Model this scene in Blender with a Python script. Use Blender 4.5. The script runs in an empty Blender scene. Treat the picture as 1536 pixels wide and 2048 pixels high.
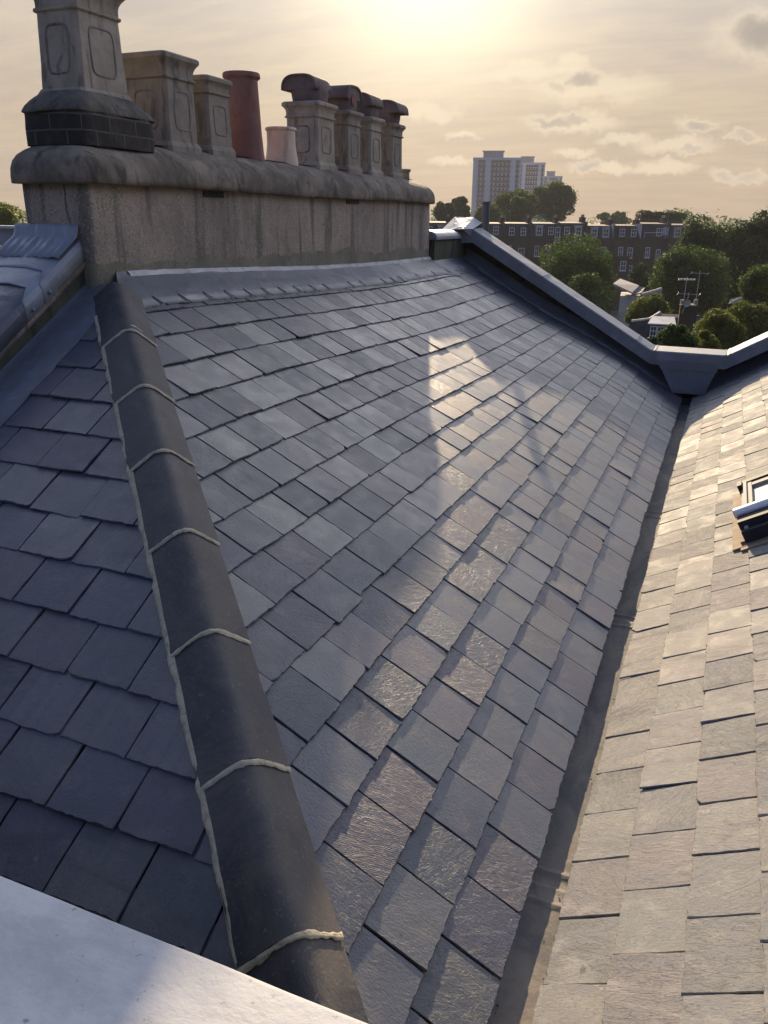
import bpy, math, random
from mathutils import Vector, Matrix, noise
random.seed(7)
R_ = math.radians
scene = bpy.context.scene
COL = scene.collection

# ------------------------------------------------------------------ camera
F_PX = 1600.3
FWD = Vector((-0.35574068, 0.86859221, -0.34495816))
RGT = Vector((0.92386826, 0.38256549, 0.01054006))
DWN = Vector((0.1411241, -0.31494636, -0.93855888))
cam_d = bpy.data.cameras.new('camera'); cam = bpy.data.objects.new('camera', cam_d); COL.objects.link(cam)
cam.matrix_world = Matrix(((RGT.x, -DWN.x, -FWD.x, 0), (RGT.y, -DWN.y, -FWD.y, 0), (RGT.z, -DWN.z, -FWD.z, 0), (0, 0, 0, 1)))
cam_d.sensor_fit = 'VERTICAL'; cam_d.sensor_height = 36.0; cam_d.sensor_width = 27.0
cam_d.lens = F_PX / 2048 * 36.0
cam_d.clip_start = 0.05; cam_d.clip_end = 6000
scene.camera = cam
scene.render.resolution_x = 768; scene.render.resolution_y = 1024

# ------------------------------------------------------------------ light
SUN_EL, SUN_AZ = R_(16.3), R_(-20.0)       # azimuth measured from +Y towards +X
SUN = Vector((math.sin(SUN_AZ) * math.cos(SUN_EL), math.cos(SUN_AZ) * math.cos(SUN_EL), math.sin(SUN_EL)))
sun_d = bpy.data.lights.new('sun', 'SUN'); sun = bpy.data.objects.new('sun', sun_d); COL.objects.link(sun)
sun_d.energy = 5.0; sun_d.angle = R_(0.6); sun_d.color = (1.0, 0.77, 0.50)
sun.rotation_euler = SUN.to_track_quat('Z', 'Y').to_euler()
sun.location = (0, 0, 40)
scene.view_settings.view_transform = 'Standard'; scene.view_settings.look = 'None'
scene.view_settings.gamma = 1.0; scene.view_settings.use_curve_mapping = False
scene.view_settings.exposure = 1.12


class NT:
    """tiny node helper"""
    def __init__(s, nt):
        s.t = nt; nt.nodes.clear()
    def n(s, kind, **kw):
        nd = s.t.nodes.new(kind)
        ins = kw.pop('i', {})
        for k, v in kw.items(): setattr(nd, k, v)
        for k, v in ins.items():
            if isinstance(v, bpy.types.NodeSocket): s.t.links.new(v, nd.inputs[k])
            else: nd.inputs[k].default_value = v
        return nd
    def m(s, op, a, b=None, c=None, clamp=False):
        nd = s.t.nodes.new('ShaderNodeMath'); nd.operation = op; nd.use_clamp = clamp
        for k, v in enumerate((a, b, c)):
            if v is None: continue
            if isinstance(v, bpy.types.NodeSocket): s.t.links.new(v, nd.inputs[k])
            else: nd.inputs[k].default_value = v
        return nd.outputs[0]
    def vm(s, op, a, b=None, out=0):
        nd = s.t.nodes.new('ShaderNodeVectorMath'); nd.operation = op
        for k, v in enumerate((a, b)):
            if v is None: continue
            if isinstance(v, bpy.types.NodeSocket): s.t.links.new(v, nd.inputs[k])
            else: nd.inputs[k].default_value = v
        return nd.outputs[out]
    def mix(s, f, a, b, mode='MIX'):
        nd = s.t.nodes.new('ShaderNodeMix'); nd.data_type = 'RGBA'; nd.blend_type = mode
        for k, v in ((0, f), (6, a), (7, b)):
            if isinstance(v, bpy.types.NodeSocket): s.t.links.new(v, nd.inputs[k])
            else: nd.inputs[k].default_value = v if k == 0 else (v[0], v[1], v[2], 1.0)
        return nd.outputs[2]
    def ss(s, x, a, b, lo=0.0, hi=1.0):
        nd = s.t.nodes.new('ShaderNodeMapRange'); nd.interpolation_type = 'SMOOTHSTEP'
        for k, v in enumerate((x, a, b, lo, hi)):
            if isinstance(v, bpy.types.NodeSocket): s.t.links.new(v, nd.inputs[k])
            else: nd.inputs[k].default_value = v
        return nd.outputs[0]
    def noise(s, vec, scale, detail=4, rough=0.55, dist=0.0, out='Fac'):
        nd = s.n('ShaderNodeTexNoise', i={'Scale': scale, 'Detail': detail, 'Roughness': rough, 'Distortion': dist})
        if vec is not None: s.t.links.new(vec, nd.inputs['Vector'])
        return nd.outputs[out]
    def scale(s, vec, xyz):
        return s.vm('MULTIPLY', vec, xyz)


def build_world():
    w = bpy.data.worlds.new('World'); scene.world = w; w.use_nodes = True
    g = NT(w.node_tree)
    d = g.vm('NORMALIZE', g.n('ShaderNodeTexCoord').outputs['Generated'])
    sky = g.n('ShaderNodeTexSky', sky_type='NISHITA', sun_disc=False, sun_elevation=SUN_EL, sun_rotation=SUN_AZ,
              altitude=30.0, air_density=1.2, dust_density=1.5, ozone_density=1.0).outputs[0]
    sep = g.n('ShaderNodeSeparateXYZ', i={0: d}); z = sep.outputs[2]
    ca = g.m('MAXIMUM', g.vm('DOT_PRODUCT', d, tuple(SUN), out=1), 0.0)
    # high veil of cirrostratus: tint by elevation, streaks from stretched noise on a flat cloud deck
    deck = g.vm('DIVIDE', d, g.n('ShaderNodeCombineXYZ', i={0: g.m('ADD', g.m('MAXIMUM', z, 0.0), 0.12), 1: g.m('ADD', g.m('MAXIMUM', z, 0.0), 0.12), 2: 1.0}).outputs[0])
    st = g.noise(g.scale(deck, (0.55, 1.1, 0.0)), 1.5, 6, 0.6, 0.8)
    st2 = g.noise(g.scale(deck, (0.9, 2.4, 0.0)), 3.2, 7, 0.62, 0.4)
    streak = g.m('ADD', g.m('MULTIPLY', g.ss(st, 0.38, 0.62), 0.55), g.m('MULTIPLY', g.ss(st2, 0.38, 0.64), 0.45))
    low = g.mix(g.ss(z, 0.0, 0.16), (2.40, 1.76, 1.18), (2.90, 2.33, 1.72))
    tint = g.mix(g.ss(z, 0.10, 0.32), low, (3.25, 3.0, 2.75))
    tint = g.mix(g.ss(z, 0.31, 0.45), tint, (20.0, 19.7, 20.2))  # bright band above the view, added to light the slate slopes
    tint = g.mix(g.ss(z, 0.54, 0.76), tint, (1.5, 1.85, 2.7))
    tint = g.mix(g.ss(ca, 0.72, 0.97), g.mix(1.0, tint, (0.84, 0.88, 0.97), 'MULTIPLY'), tint)
    yy = g.vm('DOT_PRODUCT', d, (-0.17, 0.985, 0.0), out=1)
    tint = g.mix(g.ss(yy, 0.0, 0.75), g.mix(1.0, tint, (0.13, 0.17, 0.28), 'MULTIPLY'), tint)
    dark = g.mix(1.0, tint, (0.86, 0.88, 0.94), 'MULTIPLY')
    veil = g.mix(streak, dark, g.mix(1.0, tint, (1.07, 1.06, 1.03), 'MULTIPLY'))
    # aureole of the veiled sun
    a1 = g.m('MULTIPLY', g.m('POWER', ca, 28.0), 0.15)
    a2 = g.m('MULTIPLY', g.m('POWER', ca, 130.0), 1.15)
    a3 = g.m('MULTIPLY', g.m('POWER', ca, 3000.0), 6.0)
    aur = g.m('ADD', g.m('ADD', a1, a2), a3)
    glow = g.vm('SCALE', (3.7, 3.2, 2.2), None)
    gs = glow.node; g.t.links.new(aur, gs.inputs['Scale'])
    veil = g.vm('ADD', veil, glow)
    # small cumulus clouds low in the sky, each at its own bearing
    wob = g.noise(d, 30.0, 5, 0.6, 0.0, 'Color')
    wob2 = g.noise(d, 90.0, 4, 0.6, 0.0, 'Color')
    dw = g.vm('ADD', d, g.vm('SCALE', g.vm('SUBTRACT', wob, (0.5, 0.5, 0.5)), None))
    dw.node.inputs[1].links[0].from_node.inputs['Scale'].default_value = 0.030
    dw = g.vm('ADD', dw, g.vm('SCALE', g.vm('SUBTRACT', wob2, (0.5, 0.5, 0.5)), None))
    dw.node.inputs[1].links[0].from_node.inputs['Scale'].default_value = 0.014
    core = None; rim = None
    for (u, v, rx, ry, k) in CLOUDS:
        c = (FWD + RGT * ((u - 768) / F_PX) + DWN * ((v - 1024) / F_PX)).normalized()
        hx = Vector((c.y, -c.x, 0)).normalized(); hy = hx.cross(c)
        ax = g.m('DIVIDE', g.vm('DOT_PRODUCT', dw, tuple(hx), out=1), rx / F_PX)
        ay = g.m('DIVIDE', g.m('SUBTRACT', g.vm('DOT_PRODUCT', dw, tuple(hy), out=1), 0.0), ry / F_PX)
        r2 = g.m('ADD', g.m('MULTIPLY', ax, ax), g.m('MULTIPLY', ay, ay))
        fr = g.vm('DOT_PRODUCT', d, tuple(c), out=1)
        front = g.m('GREATER_THAN', fr, 0.5)
        rm = g.m('MULTIPLY', g.ss(r2, 2.4, 0.1), front)
        co = g.m('MULTIPLY', g.m('MULTIPLY', g.ss(r2, 1.05, 0.0), front), k)
        core = co if core is None else g.m('MAXIMUM', core, co)
        rim = rm if rim is None else g.m('MAXIMUM', rim, rm)
    veil = g.mix(g.m('MULTIPLY', rim, 0.42), veil, (5.0, 4.2, 3.0))
    veil = g.mix(core, veil, (1.55, 1.38, 1.25))
    # the veil covers the low sky; overhead the blue sky shows through
    f = g.ss(z, 0.60, 0.90, 0.995, 0.60)
    col = g.mix(f, g.vm('MULTIPLY', sky, (1.15, 1.2, 1.25)), veil)
    back = g.ss(z, -0.30, -0.02)
    col = g.mix(back, (0.6, 0.55, 0.5), col)
    bg = g.n('ShaderNodeBackground', i={'Color': col, 'Strength': 0.1})
    g.n('ShaderNodeOutputWorld', i={'Surface': bg.outputs[0]})

CLOUDS = [(1168, 160, 34, 17, .62), (1120, 176, 22, 8, .35), (1050, 146, 52, 13, 0), (1140, 130, 34, 10, 0), (1200, 178, 90, 20, 0),
          (1108, 243, 42, 8, .6), (1148, 237, 30, 8, .5), (1150, 243, 70, 14, 0),
          (1400, 252, 30, 11, .65), (1488, 269, 28, 7, .5), (1255, 275, 40, 9, 0), (1383, 299, 30, 6, .45), (1350, 290, 60, 12, 0),
          (1172, 330, 28, 9, .6), (1215, 334, 40, 7, 0), (1448, 352, 22, 9, .5), (1500, 355, 32, 8, .45), (1325, 335, 50, 10, 0),
          (1525, 66, 62, 34, .8), (860, 225, 50, 12, 0), (930, 270, 30, 5, 0), (905, 325, 34, 7, 0), (1150, 302, 32, 8, 0)]
build_world()

# ------------------------------------------------------------------ geometry of the place (camera eye at the origin)
def ray(u, v): return FWD + RGT * ((u - 768) / F_PX) + DWN * ((v - 1024) / F_PX)
def G(u, v, dist):
    r = ray(u, v); return r * (dist / math.hypot(r.x, r.y))
def on_x(u, v, x): r = ray(u, v); return r * (x / r.x)
def on_y(u, v, y): r = ray(u, v); return r * (y / r.y)
GROUND = -15.0
TM, TR, TL = R_(29.275), R_(30.196), R_(29.2)
NM = Vector((math.sin(TM), 0, math.cos(TM))); SM = Vector((math.cos(TM), 0, -math.sin(TM))); DM = -1.93
NR = Vector((-math.sin(TR), 0, math.cos(TR))); SR = Vector((math.cos(TR), 0, math.sin(TR))); DR = -1.65
NL = Vector((0, -math.sin(TL), math.cos(TL))); SL = Vector((0, math.cos(TL), math.sin(TL))); DL = -2.2
HIP = Vector((-0.65647278, 0.65848852, 0.36801679)); HP0 = Vector((-0.29655571, 0.84800963, -2.04633421))
YW = 10.8          # face of the far parapet wall
XW = -3.40         # face of the raked parapet on the left

def sstep(a, b, x):
    t = min(1, max(0, (x - a) / (b - a))); return t * t * (3 - 2 * t)
def fall(y): return -0.062 * sstep(4.5, 10.4, y)
def warp(s, y):    # the old roof sags a little towards its upper far end
    return -0.125 * sstep(0.1, -1.6, s) * sstep(3.0, 8.2, y) + 0.0015 * math.sin(y * 2.1 + s * 3) + fall(y) * sstep(-1.1, 0.4, s)
def p_main(s, y, h): 
    p = SM * s + NM * (DM + h); return Vector((p.x, y, p.z + warp(s, y)))
def p_right(s, y, h):
    p = SR * s + NR * (DR + h); return Vector((p.x, y, p.z + 0.002 * math.sin(y * 2.3 + 1.0) + fall(y) * sstep(0.6, -0.9, s)))
def p_left(s, x, h):
    p = SL * s + NL * (DL + h); return Vector((x, p.y, p.z))

# ------------------------------------------------------------------ helpers
class MB:
    def __init__(s): s.v = []; s.f = []; s.uv = []; s.c = []; s.sm = []
    def add(s, pts, faces, uvs=None, col=(0.5, 0.5, 0.5), smooth=False):
        o = len(s.v); s.v += [tuple(p) for p in pts]
        for k, f in enumerate(faces):
            s.f.append([o + i for i in f]); s.uv.append(uvs[k] if uvs else None); s.c.append(col); s.sm.append(smooth)
    def quad(s, a, b, c, d, col=(0.5, 0.5, 0.5)): s.add((a, b, c, d), [(0, 1, 2, 3)], None, col)
    def box(s, lo, hi, M=None, col=(0.5, 0.5, 0.5)):
        x0, y0, z0 = lo; x1, y1, z1 = hi
        P = [Vector(p) for p in ((x0, y0, z0), (x1, y0, z0), (x1, y1, z0), (x0, y1, z0), (x0, y0, z1), (x1, y0, z1), (x1, y1, z1), (x0, y1, z1))]
        if M is not None: P = [M @ p for p in P]
        s.add(P, [(0, 3, 2, 1), (4, 5, 6, 7), (0, 1, 5, 4), (1, 2, 6, 5), (2, 3, 7, 6), (3, 0, 4, 7)], None, col)
    def loft(s, rings, cap0=True, cap1=True, smooth=False, col=(0.5, 0.5, 0.5), closed=True):
        n = len(rings[0]); pts = [p for r in rings for p in r]; F = []
        for k in range(len(rings) - 1):
            for i in range(n if closed else n - 1):
                j = (i + 1) % n
                F.append((k * n + i, k * n + j, (k + 1) * n + j, (k + 1) * n + i))
        s.add(pts, F, None, col, smooth)
        if cap0: s.add(rings[0], [tuple(reversed(range(n)))], None, col)
        if cap1: s.add(rings[-1], [tuple(range(n))], None, col)
    def tube(s, pts, r, n=8, smooth=True, cap=True):
        rings = []
        pts = [Vector(p) for p in pts]
        for k, p in enumerate(pts):
            d = (pts[min(k + 1, len(pts) - 1)] - pts[max(k - 1, 0)]).normalized()
            a = d.cross(Vector((0, 0, 1)))
            if a.length < 1e-3: a = Vector((1, 0, 0))
            a.normalize(); b = a.cross(d)
            rr = r[k] if isinstance(r, (list, tuple)) else r
            rings.append([p + (a * math.cos(2 * math.pi * i / n) + b * math.sin(2 * math.pi * i / n)) * rr for i in range(n)])
        s.loft(rings, cap, cap, smooth)
    def prism(s, poly, ext, smooth=False):
        """poly: 3D points, ext: vector"""
        s.loft([[Vector(p) for p in poly], [Vector(p) + ext for p in poly]], True, True, smooth)
    def build(s, name, mat, parent=None):
        me = bpy.data.meshes.new(name); me.from_pydata(s.v, [], s.f)
        me.uv_layers.new(name='UVMap'); at = me.color_attributes.new('rnd', 'FLOAT_COLOR', 'CORNER')
        ul = me.uv_layers[0].data; k = 0; uvf = []; cf = []
        for fi, f in enumerate(s.f):
            u = s.uv[fi]; c = s.c[fi]
            for q in range(len(f)):
                if u: uvf += [u[q][0], u[q][1]]
                else: uvf += [0.0, 0.0]
                cf += [c[0], c[1], c[2], 1.0]
        ul.foreach_set('uv', uvf); at.data.foreach_set('color', cf)
        me.polygons.foreach_set('use_smooth', s.sm)
        if not any(x is None for x in s.uv): pass
        me.update()
        o = bpy.data.objects.new(name, me); COL.objects.link(o)
        if mat is not None: me.materials.append(mat)
        if parent is not None: o.parent = parent; o.matrix_parent_inverse = parent.matrix_world.inverted() if False else Matrix.Translation(-parent.location)
        return o
def recalc(o):
    import bmesh
    bm = bmesh.new(); bm.from_mesh(o.data); bmesh.ops.remove_doubles(bm, verts=bm.verts, dist=1e-5); bmesh.ops.recalc_face_normals(bm, faces=bm.faces); bm.to_mesh(o.data); bm.free(); return o
def thing(name, label, cat, loc=(0, 0, 0), group=None, kind=None):
    o = bpy.data.objects.new(name, None); COL.objects.link(o); o.location = loc; o.empty_display_size = 0.2
    tag(o, label, cat, group, kind); return o
def tag(o, label=None, cat=None, group=None, kind=None):
    if label: o['label'] = label
    if cat: o['category'] = cat
    if group: o['group'] = group
    if kind: o['kind'] = kind
    return o

# ------------------------------------------------------------------ materials
def mat(name, fn):
    m = bpy.data.materials.new(name); m.use_nodes = True; g = NT(m.node_tree)
    out = g.n('ShaderNodeOutputMaterial'); b = g.n('ShaderNodeBsdfPrincipled')
    g.t.links.new(b.outputs[0], out.inputs[0]); g.b = b; g.out = out
    fn(g, b); return m
def setb(g, b, **kw):
    nm = {'col': 'Base Color', 'rough': 'Roughness', 'metal': 'Metallic', 'spec': 'Specular IOR Level', 'normal': 'Normal'}
    for k, v in kw.items():
        s = b.inputs[nm[k]]
        if isinstance(v, bpy.types.NodeSocket): g.t.links.new(v, s)
        elif k == 'col': s.default_value = (v[0], v[1], v[2], 1)
        else: s.default_value = v
def bump(g, h, dist, strength=1.0, normal=None):
    nd = g.n('ShaderNodeBump', i={'Height': h, 'Distance': dist, 'Strength': strength})
    if normal is not None: g.t.links.new(normal, nd.inputs['Normal'])
    return nd.outputs[0]

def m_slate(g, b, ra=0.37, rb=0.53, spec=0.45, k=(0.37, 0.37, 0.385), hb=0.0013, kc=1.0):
    uv = g.n('ShaderNodeUVMap', uv_map='UVMap').outputs[0]
    at = g.n('ShaderNodeVertexColor', layer_name='rnd').outputs[0]
    sp = g.n('ShaderNodeSeparateColor', i={0: at}); r, gg, bb = sp.outputs[0], sp.outputs[1], sp.outputs[2]
    base = g.mix(g.ss(r, 0.0, 1.0), (0.105, 0.130, 0.185), (0.265, 0.262, 0.262))
    base = g.mix(g.ss(gg, 0.62, 0.92, 0.0, 0.65), base, (0.185, 0.140, 0.195))     # heather purple slates
    base = g.mix(g.ss(gg, 0.30, 0.06, 0.0, 0.5), base, (0.120, 0.175, 0.185))      # greenish slates
    base = g.mix(1.0 - kc, base, (0.205, 0.205, 0.200))
    # bands along the grain and cloudy mottling
    band = g.noise(g.scale(uv, (16, 1.6, 1)), 1.0, 4, 0.6, 1.2)
    cloud = g.noise(uv, 9.0, 5, 0.6, 0.4)
    fine = g.noise(g.scale(uv, (1, 0.45, 1)), 210.0, 3, 0.6)
    base = g.mix(g.ss(band, 0.35, 0.70, 0.0, 0.6), base, (0.165, 0.175, 0.200))
    base = g.mix(g.ss(cloud, 0.46, 0.74, 0.0, 0.6), base, (0.350, 0.338, 0.320))
    base = g.mix(g.ss(fine, 0.60, 0.78, 0.0, 0.30), base, (0.36, 0.35, 0.33))
    base = g.mix(g.ss(fine, 0.45, 0.30, 0.0, 0.55), base, (0.07, 0.075, 0.085))
    rust = g.noise(uv, 3.1, 3, 0.5)
    base = g.mix(g.ss(rust, 0.64, 0.78, 0.0, 0.35), base, (0.28, 0.22, 0.17))
    ob = g.n('ShaderNodeTexCoord').outputs['Object']
    stain = g.noise(g.scale(ob, (1.2, 3.0, 1.2)), 1.6, 6, 0.7, 0.8)
    base = g.mix(g.ss(stain, 0.52, 0.72, 0.0, 0.55), base, (0.075, 0.078, 0.092))
    base = g.mix(g.ss(stain, 0.44, 0.28, 0.0, 0.40), base, (0.330, 0.322, 0.310))
    lich = g.noise(ob, 11.0, 6, 0.75, 0.3)
    base = g.mix(g.ss(lich, 0.665, 0.70, 0.0, 0.55), base, (0.42, 0.42, 0.40))
    base = g.mix(g.ss(lich, 0.345, 0.31, 0.0, 0.6), base, (0.06, 0.062, 0.068))
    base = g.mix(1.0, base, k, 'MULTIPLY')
    setb(g, b, col=base, rough=g.m('ADD', g.ss(cloud, 0.3, 0.7, ra, rb), g.ss(bb, 0.0, 1.0, -0.05, 0.07)), spec=spec)
    # riven surface: terraces of split layers, ripples on some slates, fine grain
    rot = g.n('ShaderNodeVectorRotate', rotation_type='Z_AXIS', i={'Vector': uv, 'Angle': g.m('MULTIPLY', gg, 5.0)}).outputs[0]
    st = g.noise(g.scale(rot, (7, 22, 1)), 1.0, 5, 0.62, 1.6)
    ter = g.m('ADD', g.m('MULTIPLY', g.m('SNAP', st, 0.11), 0.7), g.m('MULTIPLY', st, 0.5))
    rip = g.n('ShaderNodeTexWave', wave_type='BANDS', bands_direction='Y', i={'Vector': rot, 'Scale': 46.0, 'Distortion': 7.0, 'Detail': 4.0, 'Detail Scale': 0.7}).outputs['Fac']
    wrip = g.ss(bb, 0.95, 0.98, 0.0, 0.20)
    edge = g.noise(g.scale(rot, (14, 30, 1)), 1.0, 6, 0.7, 2.2)
    ter = g.m('ADD', ter, g.m('MULTIPLY', g.ss(edge, 0.56, 0.60), 0.22))
    h = g.m('ADD', g.m('MULTIPLY', ter, g.ss(bb, 0.0, 1.0, 0.25, 1.25)), g.m('MULTIPLY', rip, wrip))
    n1 = bump(g, h, hb, 1.0)
    n2 = bump(g, g.noise(g.scale(uv, (1, 0.5, 1)), 120.0, 5, 0.7), 0.0018, 1.0, n1)
    setb(g, b, normal=n2)
SLATE = mat('slate', m_slate)
SLATE_LIT = mat('sunlit_slate', lambda g, b: m_slate(g, b, 0.70, 0.86, 0.15, (1.02, 0.985, 0.90), 0.0030, 0.30))  # lit copy of slate: paler, warmer colour stands in for sunlight

def m_lead(tone, rough=0.42, metal=0.55, patina=(0.62, 0.64, 0.66)):
    def fn(g, b):
        p = g.n('ShaderNodeTexCoord').outputs['Object']
        c = g.noise(p, 3.0, 6, 0.65, 1.0); st = g.noise(g.scale(p, (6, 6, 1.2)), 2.5, 5, 0.6, 0.6)
        col = g.mix(g.ss(c, 0.40, 0.72, 0.0, 0.75), tone, [t * 1.55 for t in tone])
        col = g.mix(g.ss(st, 0.60, 0.78, 0.0, 0.45), col, patina)
        col = g.mix(g.ss(g.noise(p, 26.0, 4, 0.6), 0.62, 0.72, 0.0, 0.35), col, (0.10, 0.10, 0.10))
        n = bump(g, g.noise(p, 5.0, 4, 0.5, 0.6), 0.03, 0.35)
        n = bump(g, g.noise(p, 60.0, 3, 0.5), 0.002, 0.4, n)
        setb(g, b, col=col, rough=g.ss(c, 0.3, 0.7, rough - 0.06, rough + 0.14), metal=metal, normal=n)
    return fn
LEAD = mat('lead', m_lead((0.065, 0.072, 0.088), 0.5, 0.1, (0.26, 0.27, 0.28)))
LEAD_PALE = mat('lead_pale', m_lead((0.19, 0.205, 0.23), 0.52, 0.1, (0.50, 0.51, 0.52)))
LEAD_DARK = mat('lead_dark', m_lead((0.13, 0.15, 0.18), 0.5, 0.35, (0.3, 0.32, 0.34)))
ZINC = mat('zinc', m_lead((0.15, 0.165, 0.185), 0.66, 0.0, (0.25, 0.26, 0.27)))

def m_gutter(g, b):
    p = g.n('ShaderNodeTexCoord').outputs['Object']
    c = g.noise(g.scale(p, (3, 1, 1)), 2.2, 6, 0.65, 0.8)
    col = g.mix(g.ss(c, 0.35, 0.7), (0.10, 0.098, 0.098), (0.20, 0.18, 0.155))
    dirt = g.noise(p, 7.0, 6, 0.7)
    yy = g.n('ShaderNodeSeparateXYZ', i={0: p}).outputs[1]
    col = g.mix(g.m('MULTIPLY', g.ss(dirt, 0.36, 0.62), g.ss(yy, 2.4, 1.3, 0.05, 0.7)), col, (0.27, 0.215, 0.16))
    col = g.mix(g.ss(g.noise(p, 90.0, 3, 0.6), 0.66, 0.74, 0.0, 0.6), col, (0.08, 0.07, 0.06))
    setb(g, b, col=col, rough=0.75, metal=0.0, spec=0.25, normal=bump(g, g.noise(p, 12.0, 5, 0.6), 0.01, 0.5))
GUTTER = mat('gutter_lead', m_gutter)

def m_render(g, b):
    p = g.n('ShaderNodeTexCoord').outputs['Object']; z = g.n('ShaderNodeSeparateXYZ', i={0: p}).outputs[2]
    y = g.n('ShaderNodeSeparateXYZ', i={0: p}).outputs[1]
    c = g.noise(p, 1.6, 6, 0.65, 0.4)
    st = g.noise(g.scale(p, (4.0, 4.0, 0.35)), 1.4, 5, 0.6, 0.3)
    col = g.mix(g.ss(c, 0.35, 0.7), (0.225, 0.19, 0.15), (0.345, 0.285, 0.22))
    col = g.mix(g.ss(st, 0.49, 0.60, 0.0, 0.8), col, (0.125, 0.115, 0.095))           # black run-off streaks
    col = g.mix(g.ss(st, 0.40, 0.28, 0.0, 0.55), col, (0.40, 0.335, 0.27))
    # newer, greener cement band trowelled over the foot of the wall, ragged top edge
    foot = g.m('ADD', g.m('SUBTRACT', z, g.m('MULTIPLY', g.m('SUBTRACT', y, 6.0), -0.012)), g.m('MULTIPLY', g.noise(p, 2.2, 4, 0.6), -0.22))
    band = g.ss(foot, -0.40, -0.385, 0.9, 0.0)
    col = g.mix(band, col, g.mix(g.ss(g.noise(p, 3.0, 5, 0.6), 0.35, 0.7), (0.15, 0.145, 0.105), (0.23, 0.21, 0.155)))
    peb = g.n('ShaderNodeTexVoronoi', i={'Vector': p, 'Scale': 110.0}); pc = peb.outputs['Color']; pd = peb.outputs['Distance']
    pk = g.n('ShaderNodeSeparateColor', i={0: pc}).outputs[0]
    col = g.mix(g.m('MULTIPLY', g.ss(pk, 0.90, 0.97), g.ss(band, 0.5, 0.2, 0.0, 0.30)), col, (0.50, 0.47, 0.42))
    col = g.mix(g.ss(pk, 0.16, 0.05, 0.0, 0.45), col, (0.06, 0.055, 0.05))
    n = bump(g, g.noise(p, 9.0, 5, 0.6), 0.02, 0.7)
    n = bump(g, g.ss(pd, 0.0, 0.6), -0.004, 0.55, n)
    setb(g, b, col=col, rough=0.93, spec=0.2, normal=n)
RENDER = mat('pebble_render', m_render)

def stone(a, c, dark, bumpd=0.01, rough=0.9, sc=4.0):
    def fn(g, b):
        p = g.n('ShaderNodeTexCoord').outputs['Object']
        n0 = g.noise(p, sc, 6, 0.68, 0.5)
        col = g.mix(g.ss(n0, 0.35, 0.68), a, c)
        st = g.noise(g.scale(p, (3, 3, 0.8)), sc, 5, 0.6, 0.6)
        col = g.mix(g.ss(st, 0.52, 0.68, 0.0, 0.75), col, dark)
        col = g.mix(g.ss(g.noise(p, 60.0, 4, 0.6), 0.60, 0.72, 0.0, 0.4), col, [x * 0.5 for x in a])
        n = bump(g, g.noise(p, 14.0, 5, 0.6), bumpd, 0.6)
        n = bump(g, g.noise(p, 90.0, 3, 0.6), bumpd * 0.3, 0.6, n)
        setb(g, b, col=col, rough=rough, spec=0.25, normal=n)
    return fn
CEMENT = mat('flaunching_cement', stone((0.115, 0.098, 0.078), (0.26, 0.215, 0.165), (0.050, 0.046, 0.038), 0.02, 0.95, 3.5))
CEMENT_DARK = mat('sooty_cement', stone((0.085, 0.078, 0.065), (0.16, 0.142, 0.115), (0.045, 0.043, 0.036), 0.03, 0.95, 5.0))
PANEL = mat('groove_line', stone((0.17, 0.152, 0.125), (0.25, 0.22, 0.175), (0.08, 0.074, 0.062), 0.006, 0.95, 6.0))  # darker tone on the bead, drawing a groove line round each panel
BUFF = mat('buff_clay', stone((0.26, 0.225, 0.175), (0.37, 0.315, 0.25), (0.115, 0.10, 0.08), 0.006, 0.9, 5.0))
BUFF_DARK = mat('sooty_clay', stone((0.20, 0.175, 0.14), (0.28, 0.24, 0.19), (0.09, 0.082, 0.068), 0.006, 0.9, 5.0))
TERRA = mat('red_terracotta', stone((0.20, 0.098, 0.080), (0.26, 0.135, 0.11), (0.13, 0.08, 0.068), 0.003, 0.85, 3.0))
CREAM = mat('cream_clay', stone((0.52, 0.42, 0.31), (0.60, 0.50, 0.39), (0.33, 0.26, 0.19), 0.003, 0.75, 3.0))
MORTAR = mat('mortar', stone((0.34, 0.30, 0.205), (0.44, 0.39, 0.275), (0.20, 0.18, 0.13), 0.015, 0.95, 16.0))
MOSSWALL = mat('mossy_cement', stone((0.055, 0.055, 0.038), (0.085, 0.082, 0.056), (0.028, 0.03, 0.022), 0.02, 0.95, 3.0))
def m_soot(g, b):
    p = g.n('ShaderNodeTexCoord').outputs['Object']; q = g.n('ShaderNodeSeparateXYZ', i={0: p})
    wv = g.m('MULTIPLY', g.noise(p, 6.0, 3, 0.5), 0.02)
    v = g.n('ShaderNodeCombineXYZ', i={0: g.m('ADD', q.outputs[0], q.outputs[1]), 1: g.m('ADD', g.m('SUBTRACT', q.outputs[2], 0.362), wv), 2: 0.0}).outputs[0]
    br = g.n('ShaderNodeTexBrick', i={'Vector': v, 'Scale': 1.0, 'Brick Width': 0.225, 'Row Height': 0.083, 'Mortar Size': 0.006, 'Mortar Smooth': 0.4, 'Color1': (0.032, 0.029, 0.027, 1), 'Color2': (0.060, 0.050, 0.042, 1), 'Mortar': (0.105, 0.098, 0.085, 1)})
    n0 = g.noise(p, 9.0, 6, 0.7)
    col = g.mix(g.ss(n0, 0.45, 0.72, 0.0, 0.7), br.outputs['Color'], (0.075, 0.068, 0.058))
    n = bump(g, br.outputs['Fac'], -0.008, 0.9); n = bump(g, g.noise(p, 35.0, 5, 0.7), 0.008, 0.8, n)
    setb(g, b, col=col, rough=0.95, spec=0.2, normal=n)
SOOTBRICK = mat('sooty_brick', m_soot)

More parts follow.
